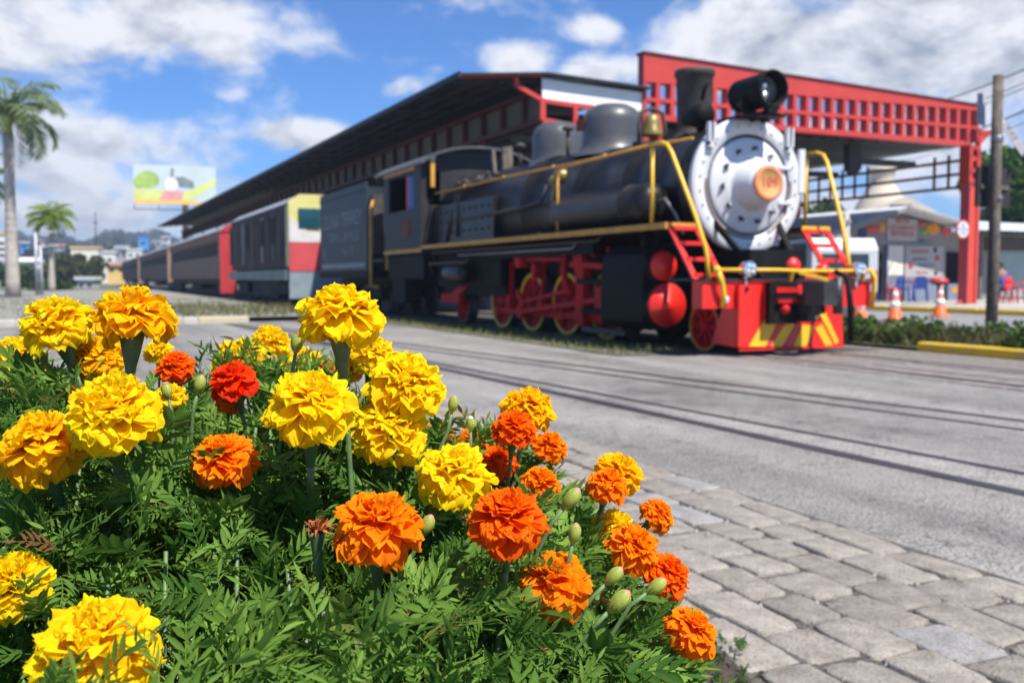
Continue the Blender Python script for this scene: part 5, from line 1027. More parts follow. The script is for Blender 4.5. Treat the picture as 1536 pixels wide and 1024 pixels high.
p1 = blades(3500, U_(-16, 5.3), U_(21.5, 42), .03, .1, .1, (.07, .11, .025), (.2, .2, .07), .035); p2 = blades(2500, U_(5.8, 6.85), U_(9.8, 20.5), .02, .09, .012, (.09, .12, .025), (.24, .24, .09), .02); p3 = blades(1400, U_(2, 5.8), U_(20.8, 30), .04, .18, .1, (.06, .09, .025), (.22, .19, .08), .03)
tag(npobj("verge_grass", npmesh("verge_grass", *join([p1, p2, p3]), "grass")), "patchy grass on the left verge and along the track edge", "grass", kind="stuff")
# trees
def tr_at(px, d, ztop_py, rad, label, **k): v = at(px, 430, d); h = H + (418 - ztop_py) / FPX * d; return tree("tree", (v.x, v.y, 0), h, rad, label, **k)
G = "trees behind the station"
tr_at(1545, 46, 225, 3.2, "bright green tree at the right edge behind the crossed boards", n=4200, leaf=.42, hi=(.08, .17, .03), group=G)
tr_at(1500, 60, 305, 2.2, "low green tree between the wooden post and the tin roof", n=2200, leaf=.4, group=G)
tr_at(1238, 85, 318, 4.2, "round green tree behind the shop's left roof slope", n=3200, leaf=.55, trunk_h=.2, group=G)
tr_at(1190, 95, 345, 4.0, "dark green tree seen through the gap right of the smokebox", n=2600, leaf=.55, trunk_h=.2, group=G)
G = "trees at the left in front of the hill"
tr_at(120, 115, 386, 3.0, "bushy olive-green tree below the cream apartment block", n=3000, leaf=.5, lo=(.05, .075, .02), hi=(.1, .13, .04), trunk_h=.15, group=G)
tr_at(98, 125, 394, 2.6, "smaller bushy tree touching the left side of the olive-green one", n=2200, leaf=.5, lo=(.05, .075, .02), hi=(.1, .13, .04), trunk_h=.15, group=G)
tr_at(32, 90, 404, 1.8, "small dark tree just right of the tall palm trunk", n=1600, leaf=.35, trunk_h=.15, group=G)
tr_at(85, 75, 424, 1.2, "low clipped shrub under the shorter palm", n=1400, leaf=.2, trunk_h=.1, group=G)
tr_at(58, 72, 428, 1.0, "low shrub between the two palms", n=1200, leaf=.2, trunk_h=.1, group=G)
tr_at(5, 130, 395, 2.4, "dark bushy tree left of the tall palm trunk", n=1800, leaf=.45, trunk_h=.15, group=G)

# ------------------------------------------------------------------ hill with houses, far left
def hills():
    nx, ny = 150, 24; V = []; F = []
    for j in range(ny):
        d = 230 + j * 26
        for i in range(nx):
            px = -700 + i * 12; v = C0 + (FW + RT * ((px - 768) / FPX)) * d
            ridge = 50 - .004 * abs(px - 150) + 10 * math.sin(px * .011) + 7 * math.sin(px * .031 + 1) + 5 * math.sin(px * .083)
            z = (j / (ny - 1)) ** 1.15 * ridge / FPX * 830 + rng.uniform(0, 3.0) * (j > 2)
            V.append((v.x, v.y, z - (1 if j else 3)))
    for j in range(ny - 1):
        for i in range(nx - 1): a = j * nx + i; F.append((a, a + 1, a + nx + 1, a + nx))
    me = bpy.data.meshes.new("hill"); me.from_pydata(V, [], F); me.materials.append(M["hill"]); o = bpy.data.objects.new("hill", me); COL.objects.link(o); tag(o, kind="structure")
    # woodland on the slope
    n = 42000; px = rng.uniform(-650, 760, n); j = rng.uniform(.05, 1, n); d = 230 + j * 598; rd = ray(0, 480)
    ridge = 50 - .004 * np.abs(px - 150) + 10 * np.sin(px * .011) + 7 * np.sin(px * .031 + 1) + 5 * np.sin(px * .083)
    z = j ** 1.15 * ridge / FPX * 830 + rng.uniform(0, 5, n)
    f = np.array(FW); r_ = np.array(RT); pos = (f[None] + r_[None] * ((px - 768) / FPX)[:, None]) * d[:, None]; pos[:, 2] = z
    tv, tf = leafquad(); tv = tv * np.array([1.0, 1, 1]); t = rng.random((n, 1)); cols = np.array((.018, .034, .03)) * (1 - t) + np.array((.05, .075, .055)) * t
    V, F, Cc = scatter(tv, tf, pos, rotmats(rng.normal(size=(n, 3)) + np.array([0, 0, .6]), rng.uniform(0, 6.28, n)), rng.uniform(1.6, 4.2, n), cols)
    tag(npobj("hill_woodland", npmesh("hill_woodland", V, F, Cc, "crown")), "distant dark woodland covering the hill behind the town", "woodland", kind="stuff")
hills()
def house(px, py_base, py_top, wpx, d, wm, rm, label, nwin=3, rows=1, flat=False, name="house", group="houses on and below the hill"):
    v = at(px, 418, d); s_ = d / FPX; w = wpx * s_; zb = H + (418 - py_base) * s_; zt = H + (418 - py_top) * s_; dep = w * .7
    t = thing(name, (v.x, v.y, zb), label, "building", group); ORG[t.name] = Vector((0, 0, 0)); h = zt - zb
    b = MB(); b.box(-w / 2, w / 2, 0, dep, -3, h * (1 if flat else .75)); wl = b.build("wall", wm, t)
    b = MB()
    if flat: b.box(-w / 2 - .2, w / 2 + .2, -.2, dep + .2, h + .003, h + .35)
    else: b.prism([(-.4, h * .75), (dep + .4, h * .75), (dep / 2, h)], 0, -w / 2 - .4, w / 2 + .4)
    b.build("roof", rm, t)
    for r_ in range(rows):
        for k in range(nwin):
            x = -w / 2 + w * (k + .5) / nwin; z = h * .75 * (r_ + .35) / rows; b = MB(); b.box(x - w / nwin * .22, x + w / nwin * .22, -.06, -.01, z, z + h * .75 / rows * .42); b.build("window", "winblue", t)
    t.rotation_euler = (0, 0, -YAW + rng.uniform(-.25, .25)); return t
house(128, 408, 373, 38, 170, "cream", "yellowwall", "cream apartment block with flat roof right of the shorter palm", 3, 2, True)
house(158, 405, 379, 28, 178, "house", "house", "white flat block adjoining the cream apartment block on its right", 2, 2, True)
house(202, 388, 375, 20, 230, "house", "house", "white house beside the train roof under the blue shed", 2, 1, True)
house(182, 392, 368, 18, 235, "house3", "greyroof", "grey house with a pitched roof left of the white one under the blue shed", 2, 1)
house(216, 370, 357, 14, 330, "blueroof", "blueroof", "bright blue sheet-metal building high on the hill", 1, 1, True)
house(235, 372, 358, 16, 360, "house3", "greyroof", "grey building right of the bright blue one on the hill", 2, 1, True)
house(4, 388, 352, 18, 150, "house", "yellowwall", "white building with a yellow roof edge at the far left", 1, 3, True)
house(42, 412, 386, 26, 140, "house", "house", "white low building just right of the tall palm trunk", 2, 1)
house(70, 416, 398, 20, 135, "house2", "house", "pale pink house behind the shorter palm's trunk", 2, 1)
house(6, 412, 388, 20, 145, "house", "greyroof", "white house with grey roof left of the tall palm trunk, below the yellow-edged one", 2, 1)
house(38, 376, 362, 12, 300, "blueroof", "greyroof", "small blue house on the hill left of the shorter palm", 1, 1)
house(90, 378, 366, 14, 330, "house3", "tileroof", "grey house with a rust roof on the hill behind the shorter palm", 2, 1)
house(60, 370, 360, 10, 400, "house2", "tileroof", "tiny pink house high on the hill between the two palms", 1, 1)
house(250, 366, 354, 12, 420, "house", "greyroof", "tiny white house on the hilltop above the coaches", 1, 1)
house(175, 412, 394, 26, 150, "yellowwall", "tileroof", "low yellow building behind the tail of the train", 2, 1)
house(128, 432, 420, 26, 95, "house3", "tin", "low open shelter with a pale flat roof beside the railway, left of the train's tail", 2, 1, True)
# mast, lamp post, billboard
v = at(145, 400, 200); t = thing("radio_mast", (v.x, v.y, 0), "thin dark radio mast rising over the cream apartment block", "mast"); ORG[t.name] = Vector((0, 0, 0))
b = MB(); b.tube([(0, 0, 0), (0, 0, H + (418 - 318) / FPX * 200)], [.22, .1], 6); b.build("pole", "board", t); b = MB(); b.box(-.5, .5, -.05, .05, 12.3, 12.5); b.build("antenna", "board", t)
for px, top, lab in ((56, 352, "grey lamp post between the two palms"), (63, 372, "shorter grey post beside the lamp post between the palms")):
    v = at(px, 447, 47); z = H + (418 - top) / FPX * 47; t = thing("lamp_post", (v.x, v.y, .1), lab, "post"); ORG[t.name] = Vector((0, 0, 0))
    b = MB(); b.tube([(0, 0, 0), (0, 0, z)], [.09, .06], 8); b.build("pole", "galv", t); b = MB(); b.bar((0, 0, z - .1), (.55, -.1, z + .02), .05, .05); b.box(.35, .8, -.16, -.02, z - .02, z + .07); b.build("lamp_head", "galv", t)
d = 130; s_ = d / FPX; v = at(263, 278, d); t = thing("billboard", (v.x, v.y, 0), "large billboard showing a train picture on a dark post above the canopy roof", "billboard"); ORG[t.name] = Vector((0, 0, 0))
zb, zt = H + (418 - 307) * s_, H + (418 - 249) * s_; w = 117 * s_
b = MB(); b.box(-w / 2, w / 2, -.1, .1, zb, zt); pn = b.build("panel", mat("billboard_sky", (.52, .6, .6), .6, 0, .06, .3), t)
def bp(pts, m, k=1, nm="printed_shape"):
    b = MB(); b.prism([(-w / 2 + x * w, zb + y * (zt - zb)) for x, y in pts], 1, -.1 - .008 * k - .004, -.1 - .008 * (k - 1) - .003); return b.build(nm, m, pn)
circ = lambda cx_, cy_, rx, ry, n=16: [(cx_ + rx * math.cos(2 * math.pi * k / n), cy_ + ry * math.sin(2 * math.pi * k / n)) for k in range(n)]
M["pg"] = mat("print_green", (.35, .5, .1), .6, 0, .3, .6); M["pl"] = mat("print_lime", (.62, .68, .2), .6, 0, .15, .5); M["pd"] = mat("print_dark", (.2, .24, .25), .6, 0, .2, 1); M["pp"] = mat("print_pink", (.72, .3, .3), .6, 0, .15, 1); M["po"] = mat("print_orange", (.8, .5, .12), .6, 0, .1, 1)
bp([(0, 0), (.5, 0), (.62, .3), (.35, .36), (0, .38)], "pl", 1); bp([(0, 0), (1, 0), (.7, .12), (.3, .1), (0, .12)], "po", 3); bp([(.5, .03), (.75, .2), (1, .55), (1, .7), (.72, .42), (.55, .22)], "pl", 2); bp(circ(.17, .62, .14, .22), "pg", 2); bp(circ(.06, .55, .06, .16), "pg", 3)
bp([(.55, .45), (.73, .42), (.72, .6), (.6, .72), (.5, .7)], "pd", 2); bp(circ(.45, .52, .085, .18), "whitepanel", 3); bp([(.44, .7), (.48, .7), (.49, .92), (.45, .92)], "pd", 4); bp([(.3, .12), (.57, .12), (.6, .34), (.36, .34)], "pp", 4)
b = MB(); b.cyl((1.2, .3, 0), (1.2, .3, zb + 1.5), .45, .4, 14); b.build("post", "board", t); b = MB(); b.bar((-w / 2, -.6, zb - .75), (w / 2, -.6, zb - .75), .12, .12); 
for x in (-w / 2 + .1, -w / 5, 1.2, w / 2 - .1): b.bar((x, -.6, zb - .75), (x, .1, zb + .2), .1, .1)
b.build("catwalk", "board", t); t.rotation_euler = (0, 0, -R(7))
# ------------------------------------------------------------------ marigold bed
def hf(r, d):      # height of the mound of foliage; r = metres right of the lens axis, d = metres ahead
    ar = np.where(r > -.35, .66, 2.0); ad = np.where(d < 1.28, .85, .42)
    q = 1 - ((r + .35) / ar) ** 2 * .93 - ((d - 1.28) / ad) ** 2
    return .77 * np.clip(q, 0, 1) ** .58
CY, SY = math.cos(YAW), math.sin(YAW)
def c2w(r, d, z): return np.stack([r * CY + d * SY, -r * SY + d * CY, z], -1)
def w2c(v): return v[0] * CY - v[1] * SY, v[0] * SY + v[1] * CY
sheet("flower_bed_soil", [tuple(c2w(r, d, 0)[:2]) for r, d in [(-2.3, .1), (.15, .1), (.4, .6), (.5, 1.2), (.53, 1.9), (.5, 2.22), (.4, 2.3), (.28, 2.1), (.1, 1.9), (-2.3, 1.9)]], .028, "soil")

def leaf_template(npair, seed, wl=.036):
    q = np.random.default_rng(seed); V, F, T = [], [], []; o = 0
    pts = [np.array([0., 0, 0])]; e = .25
    for i in range(npair + 1): pts.append(pts[-1] + np.array([0, math.cos(e), math.sin(e)]) / (npair + 1)); e -= .75 / npair
    def leaflet(p, d, L_, w):
        nonlocal o
        d = d / np.linalg.norm(d); s = np.cross(d, [0, 0, 1]); s /= np.linalg.norm(s); u = np.cross(s, d); bend = q.uniform(-.1, .3); tw = q.uniform(-.35, .35); s = s * math.cos(tw) + u * math.sin(tw); u = np.cross(s, d)
        rows = [(0, .12), (.3, .95), (.62, .85), (1.0, .03)]; vs = []
        for t, ww in rows:
            c = p + d * L_ * t - u * bend * L_ * t * t
            vs += [c - s * ww * w + u * w * .35 * ww, c, c + s * ww * w + u * w * .35 * ww]
        V.extend(vs); T.extend([.9, 1.12, .9] * 4)
        for k in range(3):
            for j in range(2): F.append((o + 3 * k + j, o + 3 * k + j + 1, o + 3 * k + 4 + j, o + 3 * k + 3 + j))
        o += 12
    for i in range(1, npair + 1):
        t = i / npair; L_ = (.30 + .12 * math.sin(math.pi * t)) * q.uniform(.8, 1.15); tan = pts[i + 1] - pts[i - 1]
        for s_ in (-1, 1): leaflet(pts[i] - tan * .1 * q.random(), np.array([s_ * q.uniform(.75, 1), q.uniform(.7, 1.2), q.uniform(-.1, .35)]), L_, wl * q.uniform(.75, 1.3))
    leaflet(pts[-1], pts[-1] - pts[-2], .36, .04)
    for i in range(npair + 1):   # rachis
        s = np.array([.012, 0, 0]); V.extend([pts[i] - s, pts[i] + s, pts[i + 1] + s * .8, pts[i + 1] - s * .8]); T.extend([1.25] * 4); F.append((o, o + 1, o + 2, o + 3)); o += 4
    return np.array(V), np.array(F), np.array(T)
def foliage():
    temps = [leaf_template(n, s, w) for n, s, w in ((5, 1, .042), (6, 2, .035), (4, 3, .064), (6, 4, .045))]
    parts = []
    NL = 15000
    r = rng.uniform(-1.15, .36, NL * 3); d = rng.uniform(.33, 1.62, NL * 3); z = hf(r, d); ok = z > .05
    r, d, z = r[ok][:NL], d[ok][:NL], z[ok][:NL]; n = len(r); eps = .01
    gr = (hf(r + eps, d) - hf(r - eps, d)) / (2 * eps); gd = (hf(r, d + eps) - hf(r, d - eps)) / (2 * eps)
    nr = np.c_[-gr, -gd, np.ones(n)]; nr /= np.linalg.norm(nr, axis=1, keepdims=True)
    lump = .045 * np.sin(r * 17 + 1.3) * np.sin(d * 15 + .5) + .025 * np.sin(r * 41) * np.sin(d * 37 + 2)
    dep = rng.uniform(0, 1, n) ** 1.6 * .2; p = np.c_[r, d, z] - nr * (dep[:, None]); p[:, 2] += lump - .03
    wn = np.c_[nr[:, 0] * CY + nr[:, 1] * SY, -nr[:, 0] * SY + nr[:, 1] * CY, nr[:, 2]]
    P_ = c2w(p[:, 0], p[:, 1], p[:, 2])
    for br_, bd_, bz_, brad in BLOOMS:
        rho = np.hypot(p[:, 0] - br_, p[:, 1] - bd_); lim = bz_ - brad * 1.15 - .035 + np.maximum(0, rho - brad * 1.15) * np.where(p[:, 1] < bd_, .3, .9)
        p[:, 2] = np.where(rho < .17, np.minimum(p[:, 2], lim - .012), p[:, 2])
    # steep right flank: add leaves column-wise so the side is closed down to the ground
    m = 3600; a = rng.uniform(-.5, 1.9, m); f = rng.uniform(0, 1, m)
    rr = -.35 + .66 * np.sqrt(1 - (np.clip(f * .62, 0, .62) / .775) ** 2) * np.cos(a * .75); dd = 1.15 + .95 * np.sqrt(1 - (f * .62 / .775) ** 2) * -np.sin(a * .75) * .9
    s2 = c2w(rr - rng.uniform(0, .08, m), dd, f * .62); P_ = np.vstack([P_, s2]); wn = np.vstack([wn, np.c_[np.full(m, CY), np.full(m, -SY), np.full(m, .5)]])
    n = len(P_)
    dirs = wn * .55 + rng.normal(size=(n, 3)) * .75 + np.array([0, 0, .12]); k = rng.integers(0, 4, n); t = rng.random((n, 1))
    cols = np.array((.045, .12, .017)) * (1 - t) + np.array((.2, .34, .055)) * t; yel = rng.random(n) < .06; cols[yel] = np.array((.16, .2, .04)); br = rng.random(n) < .008; cols[br] = np.array((.16, .08, .03))
    scl = rng.uniform(.034, .062, n) * np.where(k == 2, 1.2, 1); rot = rotmats(dirs, rng.normal(0, .9, n))
    for q in range(4):
        s_ = k == q; tv, tf, tt = temps[q]; parts.append(scatter(tv, tf, P_[s_], rot[s_], scl[s_], cols[s_], tt))
    tag(npobj("marigold_foliage", npmesh("marigold_foliage", *join(parts), "leaf", True)), "dense feathery green marigold foliage filling the flower bed in the foreground", "foliage", kind="stuff")
    # branching stems inside the mound
    b = MB()
    for i in range(240):
        r0, d0 = rng.uniform(-1.0, .2), rng.uniform(.5, 1.5); z0 = float(hf(np.array(r0), np.array(d0)))
        if z0 < .2: continue
        a = c2w(r0, d0, .02); r1, d1 = r0 + rng.uniform(-.12, .12), d0 + rng.uniform(-.12, .12); c = c2w(r1, d1, float(hf(np.array(r1), np.array(d1))) * .97); m_ = (a + c) / 2 + rng.normal(0, .02, 3)
        b.tube([a, m_, c], [.005, .004, .002], 5)
    tag(b.build("marigold_stalks", "stem"), "green branching stalks inside the marigold foliage", "stalks", kind="stuff")
# flower heads: overlapping notched petals in rings
def head_mesh(name, seed, c_in, c_tip, c_low, rows=9, ruffle=.06, wid=.27, loose=0.0, n0=16, bendk=1.0):
    q = np.random.default_rng(seed); NV, NU = 9, 8; V, F, Cc = [], [], []; o = 0
    for i in range(rows):
        t = i / (rows - 1); cnt = int(round(n0 * (1 - .5 * t ** 1.4))); e0 = R(-14 + 96 * t ** .95); L_ = (1.0 - .42 * t) * (1 if i else .97); bend = (1.0 - .55 * t) * bendk
        for k in range(cnt):
            az = 2 * math.pi * (k + (.5 if i % 2 else 0)) / cnt + q.normal(0, .10 + loose); e = e0 + q.normal(0, .1 + .1 * t + loose * .5); l = L_ * q.uniform(.88, 1.08); w = wid * (1.3 - .6 * t) * q.uniform(.85, 1.2)
            rad = np.array([math.cos(az), math.sin(az), 0]); zz = np.array([0, 0, 1.0]); tan = np.array([-math.sin(az), math.cos(az), 0]); ph = q.uniform(0, 6.28); roll = q.normal(0, .14 + .25 * t); cup = q.uniform(.05, .5); bd = bend * q.uniform(.3, 1.45); fr = q.uniform(2.6, 5.2); hue = np.array([q.uniform(.95, 1.02), q.uniform(.86, 1.07), 1])
            p = rad * (.06 + .1 * (1 - t)) + zz * (.02 + .22 * t); ang = e; prev = 0
            for a in range(NU):
                u = a / (NU - 1); st = l * (1.0 / (NU - 1)) if a else 0
                d = rad * math.cos(ang) + zz * math.sin(ang); p = p + d * st; nrm = -rad * math.sin(ang) + zz * math.cos(ang); ang -= bd * (.2 if a else 0) * (.4 + 1.2 * u)
                ww = w * (.3 + .7 * min(1, u * 1.5) ** .8) * (1 if u < .55 else math.sqrt(max(.0, 1 - ((u - .55) / .45) ** 2.6 * .86)))
                sd = tan * math.cos(roll * u) + nrm * math.sin(roll * u)
                for c in range(NV):
                    v = 2 * c / (NV - 1) - 1
                    tip = (.045 * math.cos(v * 6.5 + ph) - .05 * v * v) * l * max(0, (u - .7) / .3)
                    pt = p + sd * (v * ww) + nrm * (cup * v * v * ww * .8 + ruffle * math.sin(v * fr + ph) * u * u) + d * tip
                    V.append(pt); edge = min(1, max(0, (u - .25) / .75) * .75 + abs(v) * .3); lowmix = max(0, 1 - i / 2.2)
                    col = np.array(c_in) * (1 - edge) + np.array(c_tip) * edge; col = col * (1 - lowmix * .85) + np.array(c_low) * lowmix * .85; Cc.append(col * hue * (1 - .07 * math.cos(v * 11 + ph) * u))
            for a in range(NU - 1):
                for c in range(NV - 1): F.append((o + a * NV + c, o + a * NV + c + 1, o + (a + 1) * NV + c + 1, o + (a + 1) * NV + c))
            o += NU * NV
    nc, mc = 14, 7    # inner dome in petal colour, added so gaps between petals look bright
    for a in range(mc):
        th = math.pi / 2 * a / (mc - 1)
        for c in range(nc): ph = 6.2832 * c / nc; k_ = .5 + q.normal(0, .03); V.append((k_ * math.cos(th) * math.cos(ph), k_ * math.cos(th) * math.sin(ph), .02 + k_ * .95 * math.sin(th))); Cc.append(np.array(c_in))
    for a in range(mc - 1):
        for c in range(nc): F.append((o + a * nc + c, o + a * nc + (c + 1) % nc, o + (a + 1) * nc + (c + 1) % nc, o + (a + 1) * nc + c))
    V = np.array(V); V[:, 2] *= .97; s = np.percentile(np.hypot(V[:, 0], V[:, 1]), 99.2); V /= s
    return npmesh(name, V, np.array(F), np.clip(np.array(Cc), 0, 1), "petal", True)
YL = ((.97, .6, .003), (.98, .8, .008), (.97, .74, .005)); GD = ((.95, .46, .002), (.97, .68, .005), (.96, .58, .004)); OR = ((.93, .13, .001), (.97, .4, .003), (.95, .24, .002)); RO = ((.88, .07, .001), (.96, .24, .002), (.9, .09, .001)); RD = ((.82, .03, .002), (.93, .085, .004), (.8, .025, .002))
HM = {"Y": [head_mesh("flower_head", s, *YL, rows=8, wid=w, loose=l, bendk=bk, ruffle=.1) for s, w, l, bk in ((1, .29, .08, 1.0), (2, .31, .12, 1.3), (3, .28, .14, .85), (21, .32, .1, .7), (31, .27, .16, 1.1))],
      "G": [head_mesh("flower_head", s, *GD, rows=8, wid=.29, loose=.13, ruffle=.1) for s in (4, 5, 24)], "O": [head_mesh("flower_head", s, *OR, rows=r_, wid=.24, loose=.07, n0=n_, bendk=1.15, ruffle=.06) for s, r_, n_ in ((6, 9, 15), (7, 8, 14), (8, 9, 16), (27, 8, 15))],
      "R": [head_mesh("flower_head", s, *RO, rows=9, wid=.24, loose=.05, n0=16, ruffle=.05) for s in (9, 10, 29)], "D": [head_mesh("flower_head", 12, *RD, rows=6, wid=.35, loose=.12, n0=10)]}
def calyx_stem(t, base, axis, rad, ln=1.0):
    base = Vector(base); axis = Vector(axis).normalized(); b = MB(); L_ = rad * 1.0 * ln; k = rad
    prof = [(.36 * k, .1 * k), (.34 * k, -.05 * k), (.3 * k, -.3 * L_), (.22 * k, -.75 * L_), (.13 * k, -1.15 * L_), (.09 * k, -1.5 * L_)]
    b.lathe((0, 0, 0), axis, prof, 14); b.build("calyx", "calyx", t)
    r, d = w2c(base); foot_r = r * .86 - .03 + rng.uniform(-.02, .02); foot_d = d + rng.uniform(-.02, .05); p0 = -axis * (1.45 * L_); zf = min(base.z - .22, float(hf(np.array(foot_r), np.array(foot_d))) - .12); foot = Vector(c2w(foot_r, foot_d, max(.03, zf))) - base
    b = MB(); m_ = p0 - axis * min(.06, (p0 - foot).length * .3); q = [p0, p0 - axis * .02, m_, (m_ + foot) / 2 + Vector((0, 0, .012)), foot]; rr = .088 * k
    b.tube(q, [rr, rr * .95, min(rr, .0032), .0028, .0026], 8); b.build("stem", "stem", t)
def axis_of(tr, tc, cam_rel):   # tilt to image right / towards the camera
    return (Vector((0, 0, 1)) + RT * tr - Vector((SY, CY, 0)) * tc * .85).normalized()
cnt = {}
def marigold(px, py, w, kind, diam, tr, tc, label, sc=1.0):
    d = max(.56, min(1.42, FPX * diam / w))
    def buried(d):      # would foliage stand higher than the flower, or in front of it?
        for t in (.7, .8, .88, .94, 1.0):
            q = at(px, py, d * t); r_, d_ = w2c(q)
            if q.z < float(hf(np.array(r_), np.array(d_))) - (.0 if t == 1 else -.012): return True
        return False
    while d > .56 and buried(d): d -= .02
    rad = w * d / FPX / 2 * 1.03; p = at(px, py, d); ax = axis_of(tr, tc, p)
    k = cnt.get(kind, 0); cnt[kind] = k + 1
    base = p - ax * rad * .34 + Vector((0, 0, rad * .15)); BLOOMS.append((*w2c(p), p.z, rad))
    t = thing("marigold", base, label, "flower", "marigold blooms in the flower bed"); ORG[t.name] = Vector((0, 0, 0))
    me = HM[kind][k % len(HM[kind])]; o = bpy.data.objects.new("flower_head", me); COL.objects.link(o); o.parent = t
    o.rotation_euler = (Matrix.Rotation(0, 3, "Z") @ Vector((0, 0, 1)).rotation_difference(ax).to_matrix() @ Matrix.Rotation(rng.uniform(0, 6.28), 3, "Z")).to_euler(); o.scale = (rad, rad, rad * sc)
    calyx_stem(t, base, ax, rad)
B = [(78, 480, 106, "Y", .085, -.25, .3, "bright yellow marigold at the upper left, in front of the palms"),
 (200, 466, 124, "G", .088, .05, -.05, "tall golden yellow marigold seen side-on below the billboard"),
 (22, 534, 92, "Y", .085, .0, .2, "yellow marigold at the left edge below the upper-left yellow bloom"),
 (142, 532, 84, "G", .07, .1, .5, "golden orange marigold half hidden behind the tall side-on golden bloom"),
 (263, 546, 60, "R", .05, .1, .35, "small flat orange-red marigold right of the tall side-on golden bloom"),
 (360, 537, 86, "Y", .08, .1, .5, "round yellow marigold directly above the bright red one"),
 (348, 567, 72, "D", .055, -.1, .5, "bright red marigold tucked below a round yellow bloom"),
 (412, 508, 60, "Y", .06, .5, .0, "small yellow marigold facing right, left of the tallest yellow bloom"),
 (508, 464, 124, "Y", .086, -.05, .05, "tallest yellow marigold standing on a thick stem in front of the tender"),
 (455, 549, 78, "Y", .08, .1, .5, "yellow marigold peeking from behind the big bloom below the tallest one"),
 (562, 528, 72, "Y", .07, .25, .4, "yellow marigold right of the tallest bloom, behind the ruffled one with drooping petals"),
 (615, 570, 118, "Y", .086, .3, .35, "ruffled yellow marigold with drooping lower petals against the road"),
 (172, 610, 142, "Y", .088, .15, .5, "large lemon yellow marigold touching the orange-gold one at the left edge"),
 (58, 660, 132, "G", .085, -.1, .4, "large orange-gold marigold at the left edge beside the lemon yellow one"),
 (335, 682, 101, "O", .068, .05, .4, "single orange marigold surrounded by foliage left of centre"),
 (466, 602, 136, "Y", .088, .1, .5, "large golden yellow marigold below the tallest bloom"),
 (588, 638, 116, "Y", .084, .3, .5, "yellow marigold with broad lower petals right of the large golden one"),
 (683, 706, 116, "Y", .082, .1, .35, "yellow marigold directly above the deep orange-red bloom"),
 (708, 660, 50, "O", .048, .1, .4, "small orange marigold half hidden above a yellow one"),
 (748, 688, 62, "R", .05, .1, .5, "orange-red marigold behind the yellow bloom, upper right side of the bed"),
 (796, 606, 84, "G", .068, .2, .2, "golden marigold at the top of the right-hand group against the road"),
 (772, 638, 68, "R", .052, .1, .45, "orange-red marigold just below the topmost golden one of the right-hand group"),
 (830, 668, 56, "O", .05, .75, .35, "orange marigold facing right on a curved green calyx above the road"),
 (812, 722, 64, "O", .052, .2, .4, "orange marigold partly covered by stems in the right-hand group"),
 (934, 706, 74, "G", .06, .45, .3, "orange-gold marigold behind its twin, out over the cobbles"),
 (914, 724, 64, "O", .05, .2, .45, "orange marigold in front of its twin, out over the cobbles"),
 (992, 770, 56, "O", .052, .9, .25, "orange marigold turned right, farthest up over the cobbles"),
 (918, 790, 72, "Y", .058, -.1, .4, "yellow-gold marigold overlapped by an orange one on the right flank"),
 (956, 818, 84, "O", .062, .5, .45, "orange marigold overlapping a yellow-gold one on the right flank"),
 (1008, 860, 78, "R", .058, .7, .4, "red-orange marigold at the right flank above a long bud"),
 (1046, 945, 84, "O", .06, .7, .35, "lowest orange marigold at the right, overhanging the cobbles"),
 (566, 782, 138, "O", .08, .05, .38, "large orange marigold in the lower centre on a tall pale stem"),
 (763, 774, 118, "R", .07, .05, .42, "large deep orange-red marigold right of the lower centre"),
 (833, 870, 110, "O", .07, .1, .5, "orange marigold with golden centre below the large deep orange-red one"),
 (18, 870, 118, "Y", .085, .1, .4, "yellow marigold cut by the left edge above the bottom left bloom"),
 (142, 966, 186, "Y", .09, .05, .45, "largest yellow marigold at the bottom left corner"),
 (238, 524, 44, "Y", .06, .1, .3, "small yellow marigold half hidden right of the tall golden stem"),
 (604, 600, 44, "R", .05, .1, .3, "small orange marigold hidden beneath the ruffled yellow one"),
 (70, 578, 46, "R", .05, .0, .4, "small orange-red marigold in shade above the lemon yellow bloom"),
 (345, 600, 40, "O", .045, .2, .4, "small orange marigold below the bright red one"),
 (492, 546, 26, "D", .03, .1, .3, "tiny red marigold just opening below the tallest yellow bloom"),
 (255, 592, 50, "Y", .06, .1, .4, "small yellow marigold low behind the lemon yellow bloom, left of the bright red one"),
 (100, 588, 38, "R", .045, -.1, .4, "little orange-red marigold in shade directly left of the lemon yellow bloom's top"),
 (527, 548, 48, "G", .055, .2, .4, "small golden marigold just right of the tallest bloom's stem"),
 (586, 562, 40, "Y", .055, .1, .4, "small yellow marigold wedged behind the ruffled one with drooping petals"),
 (722, 704, 44, "R", .045, .2, .4, "small orange-red marigold wedged right of the yellow bloom above the deep orange-red one"),
 (786, 698, 38, "O", .042, .2, .4, "little orange marigold in the middle of the right-hand group"),
 (660, 645, 42, "O", .048, .1, .6, "fading orange marigold with a dark brown centre above the bed's right shoulder")]
BLOOMS = []
for row in B: marigold(*row)
foliage()
